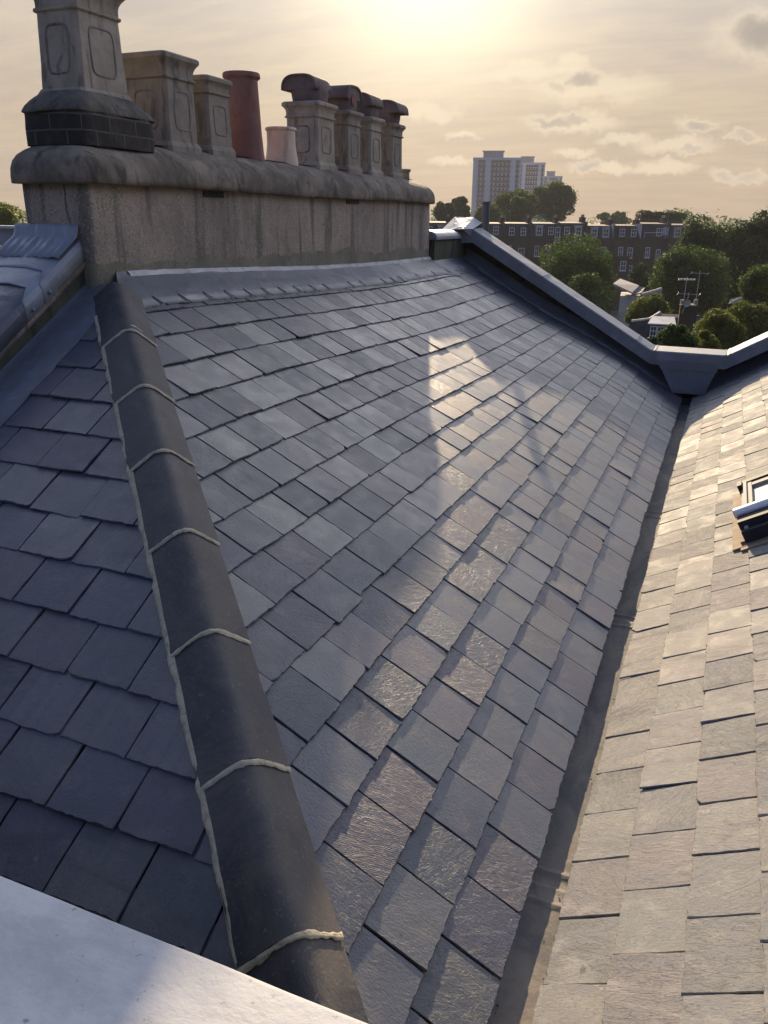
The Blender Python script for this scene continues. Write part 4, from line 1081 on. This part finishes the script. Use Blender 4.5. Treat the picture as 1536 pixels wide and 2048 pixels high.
for k in range(NH):
    org = LT + tdir * HW * k; org = Vector((org.x, org.y, GROUND)); M = frame(org, tdir, taway)
    h = thing('terrace_house', 'brown brick ' + hlabels[k], 'house', tuple(org), 'brick terrace houses across the gardens')
    EV = 12.05 + random.uniform(-.15, .15); RF = EV + 2.25 + random.uniform(-.1, .15)
    m = MB(); m.box((0.0, 0, 0), (HW - .02, 9, EV), M); m.box((HW - .22, -.05, 0), (HW - .02, 9, RF + .25), M)
    m.box((.05, -.08, EV - .12), (HW - .25, 0, EV + .1), M)
    w_ = m.build('wall', STOCK, h)
    if k % 2 == 0 or k in (5, 7):              # rear closet wing
        m = MB(); cw = HW * .42; hh_ = 7.5 + random.choice((0, 1.5, 3)); x0 = .3 if k % 4 else HW * .5
        m.box((x0, -3.0, 0), (x0 + cw, -.0, hh_), M); c_ = m.build('rear_wing', BROWNBRICK, h)
        m = MB(); m.box((x0 - .1, -3.1, hh_), (x0 + cw + .1, 0, hh_ + .15), M); m.build('roof', MANSARD, c_)
        window(M, h, x0 + cw / 2, hh_ - 2.2, 1.0, 1.6, -3.05)
    m = MB(); P = [(0, 0.1, EV), (HW - .24, 0.1, EV), (HW - .24, 1.1, RF), (0, 1.1, RF), (HW - .24, 8, RF + .2), (0, 8, RF + .2)]
    P = [M @ Vector(p) for p in P]; m.add(P, [(0, 1, 2, 3), (3, 2, 4, 5)]); m.build('roof', MANSARD, h)
    nd = 2 if k != 8 else 1
    for d_ in range(nd):
        x = HW * (.27 + .42 * d_) if nd == 2 else HW * .6
        m = MB(); m.box((x - .62, .16, EV + .15), (x + .62, 1.3, EV + 1.85), M); m.box((x - .7, -.02, EV + 1.85), (x + .7, 1.5, EV + 1.95), M)
        dm = m.build('dormer', MANSARD if random.random() < .6 else WHITE_OLD, h)
        window(M, h, x, EV + .35, .95, 1.35, .04, (2, 2), False)
    if k == 4: window(M, h, HW * .93, EV - .9, .85, 2.6, -.2, (2, 3), False)
    for fl, z in enumerate((8.9, 5.9, 3.0)):
        for c_ in range(2):
            if random.random() < .85: window(M, h, HW * (.25 + .4 * c_) + random.uniform(-.2, .2), z + random.uniform(-.5, .4) * (c_), random.choice((.8, .95, 1.1)), 1.75, .0 - .02, (2, 2), True, WHITE_OLD if random.random() < .6 else WHITE)
    # party wall stack with pots
    m = MB(); m.box((HW - .55, 3.0, RF), (HW + .15, 5.6, RF + 1.0), M); cs = m.build('chimney_stack', STOCK, h)
    for q in range(4):
        m = MB(); c = M @ Vector((HW - .2, 3.3 + .6 * q, RF + 1.0)); m.tube([c, c + Vector((0, 0, .45))], [.14, .11], 8); m.build('chimney_pot', TERRA if random.random() < .5 else BUFF, cs)
    m = MB(); m.tube([M @ Vector((HW - .45, -.12, 0)), M @ Vector((HW - .45, -.12, EV))], .06, 6); m.build('drainpipe', BLACK, h)
    if k in (6, 7):
        m = MB(); P = [(HW - .24, -.1, EV), (HW - .24, -.1, RF + .3), (HW - 1.3 if k == 7 else HW - .5, -.1, RF + .3)]
        P = [M @ Vector(p) for p in P]; m.prism(P, taway * 1.0); recalc(m.build('flank', WHITE_OLD, h))
    if k == 8:
        m = MB(); m.box((.3, -.3, EV + .9), (HW - .8, -.24, EV + .98), M); m.box((.3, -.3, EV + .0), (.36, -.24, EV + .9), M); m.box((HW - .9, -.3, EV), (HW - .84, -.24, EV + .9), M); m.build('balcony_rail', WHITE, h)
        m = MB(); m.box((HW * .6, .3, EV), (HW * .95, 2.0, EV + 1.9), M); m.build('roof_extension', WHITE_OLD, h)
# a few aerials on the terrace
def aerial(base, hgt, size, label, grp=None, rot=0.0, n=9):
    t = thing('tv_aerial', label, 'aerial', tuple(base), grp)
    r = max(.018, size * .016)
    m = MB(); m.tube([base, base + Vector((0, 0, hgt))], r, 6); m.build('mast', AERIAL, t)
    a = Vector((math.cos(rot), math.sin(rot), 0)); b_ = Vector((-a.y, a.x, 0)); top = base + Vector((0, 0, hgt * .94))
    m = MB(); m.tube([top - a * size * .5, top + a * size * .5], r * .8, 5)
    for i in range(n): c = top + a * size * (-.5 + i / (n - 1)); m.tube([c - b_ * size * .16 - Vector((0, 0, size * .06)), c + b_ * size * .16 + Vector((0, 0, size * .06))], r * .5, 4)
    m.build('antenna_rods', AERIAL, t)
for i, (u, lb) in enumerate(((1020, 'thin aerial on the terrace left of the big tree crown'), (1106, 'tall thin mast on the terrace roofs at centre'), (1253, 'thin aerial on the terrace roofs right of centre'), (1335, 'aerial on the ivy topped roof against the sky'))):
    p = G(u, 446, 156); p.z = -.8; aerial(p, 3.2 if i == 1 else 2.4, 1.1, lb, None, .5 + i, 5)
# building behind with an overgrown flat roof
ib = thing('flat_roof_block', 'dark flat roofed block with plants growing along its roof edge behind the terrace', 'building', tuple(G(1322, 440, 185)))
p0, p1 = G(1280, 440, 185), G(1366, 440, 185); M = frame(Vector((p0.x, p0.y, GROUND)), *basis((p0 + p1) / 2)); wI = (p1 - p0).length
m = MB(); m.box((0, 0, 0), (wI, 10, 15.4), M); m.build('wall', BROWNBRICK, ib)
m = MB(); m.box((-.2, -.2, 15.4), (wI + .2, 10, 15.6), M); m.build('roof', MANSARD, ib)

# tower blocks
def tower(u0, u1, vtop, dist, floors, label, w2=9.0, yaw=0.0):
    p0, p1 = G(u0, vtop, dist), G(u1, vtop, dist * 1.0); zt = p0.z
    org = Vector((p0.x, p0.y, GROUND)); rt, aw = basis((p0 + p1) / 2); 
    rt = Matrix.Rotation(yaw, 3, 'Z') @ rt; aw = Matrix.Rotation(yaw, 3, 'Z') @ aw
    W = (p1 - p0).length; H = zt - GROUND; M = frame(org, rt, aw); fh = H / floors
    t = thing('tower_block', label, 'tower block', tuple(org), 'pale tower blocks on the skyline')
    m = MB()
    m.box((0, 0, 0), (W * .10, 14, H), M); m.box((W * .26, -.3, 0), (W * .37, 14, H), M); m.box((W * .78, -.3, 0), (W * .88, 14, H), M); m.box((W * .965, .3, 0), (W, 14, H), M)
    m.box((0, .8, 0), (W * .98, 13.5, H - .2), M); m.box((-.2, -.35, H - 1.3), (W + .2, 14.2, H), M)
    m.build('wall', CONCRETE, t)
    m = MB(); m.box((W * .20, 3, H), (W * .62, 10, H + 3.4), M); m.box((W * .18, 2.8, H + 3.4), (W * .64, 10.2, H + 3.9), M); m.build('plant_room', STUCCO, t)
    for f in range(floors):
        z = fh * f
        if f < 6: continue
        for a, b_, n in ((.10, .26, 2), (.37, .78, 5), (.88, .965, 1)):
            m = MB(); m.box((W * a + .02, .42, z + .05), (W * b_ - .02, .78, z + fh * .42), M); m.build('spandrel', TOWERBRICK, t)
            for q in range(n):
                xa = W * (a + (b_ - a) * (q + .18) / n); xb = W * (a + (b_ - a) * (q + .72) / n)
                m = MB(); m.box((xa, .55, z + fh * .45), (xb, .79, z + fh * .88), M); m.build('window', GLASS, t)
tower(947, 1044, 315, 510, 18, 'nearest and tallest looking pale tower block with red bands, front of the row', 9, R_(0))
tower(1030, 1091, 325, 575, 18, 'middle tower block stepping down behind the nearest one', 9)
tower(1085, 1125, 352, 740, 18, 'small farthest tower block mostly hidden by tree tops', 9)

# trees -------------------------------------------------------------
def leaf_cloud(clumps, leaf, nper, seed, flat=0.75):
    rnd = random.Random(seed); V = []; Fc = []; C = []
    for (c, r, dens) in clumps:
        n = int(nper * dens); ct = rnd.random()
        for _ in range(n):
            while True:
                d = Vector((rnd.uniform(-1, 1), rnd.uniform(-1, 1), rnd.uniform(-1, 1)))
                if .05 < d.length <= 1: break
            l = d.length; rad = (0.55 + 0.5 * l ** .5) if rnd.random() < .72 else rnd.choice((l, rnd.uniform(.9, 1.35)))
            p = c + Vector((d.x / l * r * rad, d.y / l * r * rad, d.z / l * r * rad * flat))
            a = Vector((rnd.gauss(0, 1), rnd.gauss(0, 1), rnd.gauss(0, 1))).normalized(); nrm = (d.normalized() * .6 + Vector((rnd.gauss(0, .6), rnd.gauss(0, .6), rnd.gauss(.3, .6)))).normalized()
            t = nrm.cross(a)
            if t.length < .01: continue
            t.normalize(); b_ = nrm.cross(t); s = leaf * rnd.uniform(.6, 1.35)
            k = len(V); V += [tuple(p - t * s * .5), tuple(p + b_ * s * .36), tuple(p + t * s * .6), tuple(p - b_ * s * .36)]
            Fc.append((k, k + 1, k + 2, k + 3)); C.append((min(1, max(0, ct * .7 + rnd.random() * .5 - .1)), rnd.random(), 0))
    return V, Fc, C
def tree(u0, u1, vt, vb, dist, label, cat='tree', mt=None, leaf=.16, n=9000, nc=26, seed=1, grp=None, name='tree', squash=.8, ground=None, lean=0.0):
    c = (G(u0, vt, dist) + G(u1, vt, dist)) / 2; zt = G((u0 + u1) / 2, vt, dist).z; zb = G((u0 + u1) / 2, vb, dist).z
    W = (G(u1, vt, dist) - G(u0, vt, dist)).length / 2; Hh = (zt - zb) / 2; cz = (zt + zb) / 2; ctr = Vector((c.x, c.y, cz))
    g0 = GROUND if ground is None else ground
    t = thing(name, label, cat, (c.x, c.y, g0), grp)
    rnd = random.Random(seed); cl = []
    for i in range(nc):
        while True:
            d = Vector((rnd.uniform(-1, 1), rnd.uniform(-1, 1), rnd.uniform(-1, 1)))
            if .25 < d.length <= 1: break
        l = d.length; d = d / l * (l ** .4)
        r = rnd.uniform(.22, .40) * min(W, Hh * 1.3)
        k = 1 - r / max(W, .1) * .8
        p = ctr + Vector((d.x * W * k, d.y * W * k, d.z * Hh * (1 - r / Hh * .7)))
        cl.append((p, r, rnd.uniform(.6, 1.4)))
    for q in range(4): cl.append((ctr + Vector((rnd.uniform(-.45, .45) * W, 0, rnd.uniform(-.3, .25) * Hh)), min(W, Hh) * .62, 1.8))
    V, Fc, C = leaf_cloud(cl, leaf, n / (nc + 1), seed, squash)
    # stray sprigs that break the outline
    m = MB(); m.v = V; m.f = Fc; m.uv = [None] * len(Fc); m.c = C; m.sm = [False] * len(Fc)
    m.build('crown', mt or LEAF, t)
    m = MB(); base = Vector((c.x, c.y, g0)); mid = Vector((c.x + W * .05, c.y, zb + Hh * .3)); rr = max(.12, W * .06)
    m.tube([base, (base + mid) / 2, mid, ctr + Vector((0, 0, Hh * .3))], [rr, rr * .8, rr * .6, rr * .2], 8)
    for i in range(0, min(nc, 12)):
        p = cl[i][0]; m.tube([mid, (mid + p) / 2 + Vector((0, 0, -.1 * W)), p], [rr * .45, rr * .25, rr * .08], 5)
    m.build('trunk', BARK, t)
    return t
tree(985, 1085, 378, 452, 215, 'broad pale green tree in front of the nearest tower block', mt=LEAF_FAR, leaf=.46, n=18000, nc=50, seed=3, grp='trees beyond the terrace')
tree(1062, 1156, 358, 452, 225, 'tallest tree hiding the farther tower blocks', mt=LEAF_FAR, leaf=.46, n=18000, nc=50, seed=4, grp='trees beyond the terrace')
tree(1010, 1070, 392, 455, 205, 'low lobe of foliage below the tower blocks', mt=LEAF_FAR, leaf=.46, n=10000, nc=36, seed=5, grp='trees beyond the terrace')
tree(868, 912, 400, 455, 190, 'tree just right of the chimney stack end', mt=LEAF_FAR, leaf=.42, n=10000, nc=34, seed=6, grp='trees beyond the terrace')
tree(898, 942, 392, 455, 200, 'tree between the chimney stack and the nearest tower block', mt=LEAF_FAR, leaf=.42, n=10000, nc=34, seed=7, grp='trees beyond the terrace')
tree(950, 1010, 404, 455, 195, 'pale tree behind the flue pipe', mt=LEAF_FAR, leaf=.42, n=8000, nc=32, seed=8, grp='trees beyond the terrace')
tree(1190, 1268, 422, 456, 260, 'small distant tree on the skyline right of the big crown', mt=LEAF_FAR, leaf=.5, n=5200, nc=30, seed=9, grp='trees beyond the terrace')
tree(-70, 46, 398, 470, 75, 'sunlit tree at the left edge behind the chimney stack', mt=LEAF_YEL, leaf=.18, n=9000, nc=24, seed=12)
tree(1070, 1240, 463, 655, 82, 'large round green tree in front of the terrace at centre right', mt=LEAF, leaf=.17, n=34000, nc=60, seed=13, grp='garden trees in front of the terrace')
tree(1120, 1245, 540, 700, 70, 'lower bulge of dark foliage beside the grey cottage', mt=LEAF_DARK, leaf=.15, n=16000, nc=34, seed=14, grp='garden trees in front of the terrace')
tree(1308, 1482, 486, 640, 78, 'wide bushy tree behind the rooftop aerials', mt=LEAF, leaf=.17, n=32000, nc=56, seed=15, grp='garden trees in front of the terrace')
tree(1340, 1510, 428, 640, 105, 'tall dark tree behind the wide bushy one, top touching the horizon', mt=LEAF_DARK, leaf=.26, n=52000, nc=80, seed=16, grp='garden trees in front of the terrace')
tree(1440, 1640, 422, 660, 100, 'tall dark tree cut by the right edge of the picture', mt=LEAF_DARK, leaf=.26, n=52000, nc=80, seed=17, grp='garden trees in front of the terrace')
tree(1488, 1600, 515, 650, 62, 'leafy tree low at the right edge', mt=LEAF, leaf=.14, n=12000, nc=30, seed=18, grp='garden trees in front of the terrace')
tree(1262, 1310, 523, 600, 95, 'small slender tree against the terrace back walls', mt=LEAF_DARK, leaf=.2, n=2600, nc=14, seed=19, grp='garden trees in front of the terrace')
tree(1255, 1345, 585, 670, 52, 'shrubby tree between the cottage and the slated house', mt=LEAF_YEL, leaf=.13, n=9000, nc=26, seed=20, grp='garden trees in front of the terrace')
tree(1392, 1500, 612, 720, 36, 'yellow green tree behind the parapet dip', mt=LEAF_YEL, leaf=.085, n=22000, nc=44, seed=21, grp='garden trees close to the parapet')
tree(1440, 1575, 600, 720, 40, 'yellow green tree at the right edge behind the parapet', mt=LEAF_YEL, leaf=.09, n=22000, nc=44, seed=22, grp='garden trees close to the parapet')
tree(1318, 1400, 645, 725, 25, 'leafy shrub top with broad pale leaves just over the parapet', mt=LEAF, leaf=.075, n=8000, nc=26, seed=23, grp='garden trees close to the parapet')
tree(1375, 1445, 660, 735, 26, 'low dark shrub top over the middle of the parapet dip', mt=LEAF_YEL, leaf=.07, n=8000, nc=26, seed=24, grp='garden trees close to the parapet')
tree(1285, 1335, 668, 720, 24, 'small sprig of shrub at the left end of the parapet dip', mt=LEAF_DARK, leaf=.06, n=2500, nc=12, seed=25, grp='garden trees close to the parapet')
# plants on the flat roof, far woods
rv = random.Random(5); cl = []
for i in range(26): cl.append((M @ Vector((wI * i / 25, .6, 15.9 + rv.uniform(-.1, .5))), rv.uniform(.6, 1.1), 1))
# (the flat roof frame M is still that of the block)
V, Fc, C = leaf_cloud(cl, .35, 130, 77); m = MB(); m.v = V; m.f = Fc; m.uv = [None] * len(Fc); m.c = C; m.sm = [False] * len(Fc)
o = m.build('roof_plants', LEAF_DARK); tag(o, 'dark plants growing along the flat roof behind the terrace', 'plants', None, 'stuff')
cl = []
for i in range(170):
    u = rv.uniform(-700, 2200); d_ = rv.uniform(300, 900); p = G(u, 436, d_); r = rv.uniform(7, 13)
    p.z = rv.uniform(-9, 1.0) * 1.0 - r * .3; cl.append((p, r, 1))
V, Fc, C = leaf_cloud(cl, 1.6, 330, 78); m = MB(); m.v = V; m.f = Fc; m.uv = [None] * len(Fc); m.c = C; m.sm = [False] * len(Fc)
o = m.build('distant_woods', LEAF_FAR); tag(o, 'hazy band of distant tree tops along the horizon', 'woods', None, 'stuff')

# small grey cottage with a lit roof edge
def pxz(u, v, d_): return G(u, v, d_)
a, b_ = G(1243, 640, 56), G(1275, 640, 56); rt, aw = basis((a + b_) / 2); Mc = frame(Vector((a.x, a.y, GROUND)), rt, aw); W = (b_ - a).length; ze = G(1255, 592, 56).z - GROUND
t = thing('cottage', 'small grey rendered building with a pale corrugated lean-to roof beside the round tree', 'house', (a.x, a.y, GROUND))
m = MB(); m.box((-.25, 0, 0), (W, 3.2, ze), Mc); m.build('wall', STUCCO, t)
m = MB(); P = [G(1226, 570, 57.0), G(1264, 588, 55.6), G(1278, 574, 58.0), G(1240, 560, 59.5)]; m.prism(P, Vector((0, 0, .10))); recalc(m.build('roof', PALEROOF, t))
m = MB(); P = [G(1262, 592, 55.6), G(1282, 588, 56), G(1290, 577, 58.5), G(1276, 575, 58)]; m.prism(P, Vector((0, 0, .08))); recalc(m.build('roof', FARSLATE, t))
m = MB(); m.tube([G(1239, 561, 59.3), G(1262, 571, 58.2)], .10, 8); m.build('ridge', PALECAP, t)
window(Mc, t, W * .62, ze - 1.25, .42, .80, -.02, (2, 2), False, STUCCO, t=.05)
a = G(1284, 590, 58); bb = G(1324, 578, 58)
t = thing('garden_wall', 'pale sloping wall coping catching the sun right of the grey cottage', 'wall', tuple(a))
m = MB(); m.tube([a, bb], .13, 6); m.build('coping', PALECAP, t); m = MB(); m.prism([a, bb, bb + Vector((0, 0, -2.5)), a + Vector((0, 0, -2))], Vector((0, .25, 0))); recalc(m.build('wall', STUCCO, t))

# slated house with the white three light dormer
D2 = 42
t = thing('slated_house', 'old slated house with a white three light dormer window behind the parapet dip', 'house', tuple(G(1320, 660, D2)))
rt, aw = basis(G(1330, 660, D2)); o0 = G(1256, 650, D2); Mh = frame(Vector((o0.x, o0.y, 0)), rt, aw)
def L2(u, v, dy=0.0):
    """local x, z of a pixel at depth D2+dy"""
    p = G(u, v, D2 + dy); q = Mh.inverted() @ p; return q.x, q.z
xl, ztop = L2(1256, 650); xr, _ = L2(1450, 650)
z_e = L2(1320, 700)[1]; z_r = L2(1320, 627, 3)[1]
P = [(xl - 1, -.6, z_e - .8), (xr + .6, -.6, z_e - .8), (L2(1436, 632, 3)[0], 3, L2(1436, 632, 3)[1]), (L2(1405, 626, 3)[0], 3, z_r), (L2(1320, 625, 3)[0], 3, z_r), (L2(1298, 640, 2)[0], 2, L2(1298, 640, 2)[1]), (xl + .1, 1.6, L2(1262, 644, 1.6)[1])]
m = MB(); V = [Mh @ Vector(p) for p in P]; m.prism(V, Vector((0, 0, -.15)) + aw * .12); recalc(m.build('roof', FARSLATE, t))
m = MB(); m.box((xl - .8, .1, GROUND), (xr + .5, 5.5, z_e - .9), Mh); m.build('wall', STOCK, t)
m = MB(); pts = [V[6], V[5], V[4]]; m.tube([p + Vector((0, 0, .05)) for p in pts], .07, 6); m.build('hip_coping', PALECAP, t)
x0, zt_ = L2(1299, 648); x1, _ = L2(1347, 648); _, zb_ = L2(1320, 682)
m = MB(); m.box((x0 + .02, .06, zb_ - .1), (x1 - .02, 2.2, zt_), Mh); dm = m.build('dormer', FARSLATE, t)
m = MB()
P = [(x0 - .08, -.12, zt_), (x1 + .12, -.12, zt_), (x1 + .02, 1.0, zt_ + .24), (x0 + .08, 1.0, zt_ + .24)]; m.prism([Mh @ Vector(p) for p in P], Vector((0, 0, .05)))
rf = recalc(m.build('dormer_roof', PALECAP, t))
w3 = (x1 - x0 - .1)
for i in range(3):
    window(Mh, t, x0 + .05 + w3 * (i + .5) / 3, zb_, w3 / 3 - .02, zt_ - zb_ - .08, .0, (2, 3), False, dep=.05, t=.04)
# its brick stack with pots
xa, zc_ = L2(1362, 606); xb, _ = L2(1398, 606)
m = MB(); m.box((xa, 1.0, z_e - 1), (xb, 2.0, L2(1380, 614)[1]), Mh); cs = m.build('chimney_stack', BROWNBRICK, t)
for i, uu in enumerate((1357 + 3, 1388)):
    xx, z0_ = L2(uu + 4, 616); _, z1_ = L2(uu, 604)
    m = MB(); c = Mh @ Vector((xx, 1.5, z0_)); m.tube([c, c + Vector((0, 0, (z1_ - z0_)))], [.11, .09], 8); m.build('chimney_pot', BUFF, cs)
aerial(G(1389, 622, D2 + 1.3), 1.9, 0.8, 'tall aerial mast with long crossbar on the slated house chimney', None, -.3, 2)
aerial(G(1364, 628, D2 + 1.3), 1.75, .75, 'toothed aerial left of the tall mast on the slated house', None, .1, 12)
aerial(G(1372, 625, D2 + 1.8), .95, 1.05, 'low double crossbar aerial above the slated house chimney', None, -.2, 2)
t = thing('satellite_dish', 'pale dish and bracket leaning on the slated house chimney', 'satellite dish', tuple(G(1374, 612, D2 + .9)))
c = G(1374, 606, D2 + .9); m = MB(); rings = []
for r, dz in ((.0, 0.0), (.07, .005), (.14, .02), (.19, .045)): rings.append([c + Vector((math.cos(q * .5236) * max(r, .001), -dz - .02, math.sin(q * .5236) * max(r, .001))) for q in range(12)])
m.loft(rings, False, False, True); m.build('dish', AERIAL, t)
m = MB(); m.tube([c, c + Vector((-.18, .05, -.5))], .025, 6); m.build('bracket', AERIAL, t)
# dark hipped roof at the right
a = G(1475, 608, 66); t = thing('hipped_roof_house', 'dark hipped roof half hidden between trees at the right edge', 'house', tuple(a)); rt, aw = basis(a); Mq = frame(Vector((a.x, a.y, GROUND)), rt, aw); zz = G(1475, 608, 66).z - GROUND; zq = G(1475, 594, 66).z - GROUND
m = MB(); m.add([Mq @ Vector(p) for p in ((-.6, 0, zz), (3, 0, zz), (2.4, 1.5, zq), (.4, 1.5, zq), (-.6, 4, zz), (3, 4, zz))], [(0, 1, 2, 3), (0, 3, 4), (1, 5, 2), (3, 2, 5, 4)]); m.build('roof', FARSLATE, t)
m = MB(); m.box((-.4, .2, 0), (2.8, 3.8, zz), Mq); m.build('wall', BROWNBRICK, t)

# left: neighbour roof edge beyond the stack
q = on_y(0, 452, 7.5); t = thing('neighbour_parapet', 'pale fascia of the neighbouring flat roof at the left edge', 'parapet', (q.x, 7.5, -1))
z1 = on_y(45, 452, 7.5).z; z2 = on_y(45, 492, 7.5).z
m = MB(); m.box((-13, 7.5, z2), (-3.9, 7.56, z1 - .03)); m.build('fascia', LEAD_PALE, t)
m = MB(); m.box((-13, 7.44, z1 - .03), (-3.9, 7.75, z1)); m.build('capping', WHITE_OLD, t)
m = MB(); m.box((-13, 0.5, GROUND), (-3.87, 7.5, z2 - .25)); m.build('flat_roof', LEAD_DARK, t)
m = MB()
for i in range(3):
    m.tube([(-7.6 - .1 * i + .25 * s_, 6.6 - .12 * i, z2 - .1 - .05 * i + .10 * math.sin(s_ * .9 + i)) for s_ in range(9)], .012, 6)
o = m.build('cable', BLACK); tag(o, 'loose black cables lying on the neighbouring flat roof at the left edge', 'cable')

# ------------------------------------------------------------------ air
hz = MB(); hz.box((-700, -60, GROUND - 1), (700, 950, 58))
def m_haze(m):
    pass
hm = bpy.data.materials.new('haze_air'); hm.use_nodes = True; g = NT(hm.node_tree)
out = g.n('ShaderNodeOutputMaterial'); vol = g.n('ShaderNodeVolumePrincipled', i={'Color': (0.95, 0.97, 1.0, 1), 'Density': 0.00021, 'Anisotropy': 0.0}); g.t.links.new(vol.outputs[0], out.inputs[1])
o = hz.build('haze', hm); tag(o, 'thin warm evening haze', 'haze', None, 'stuff')
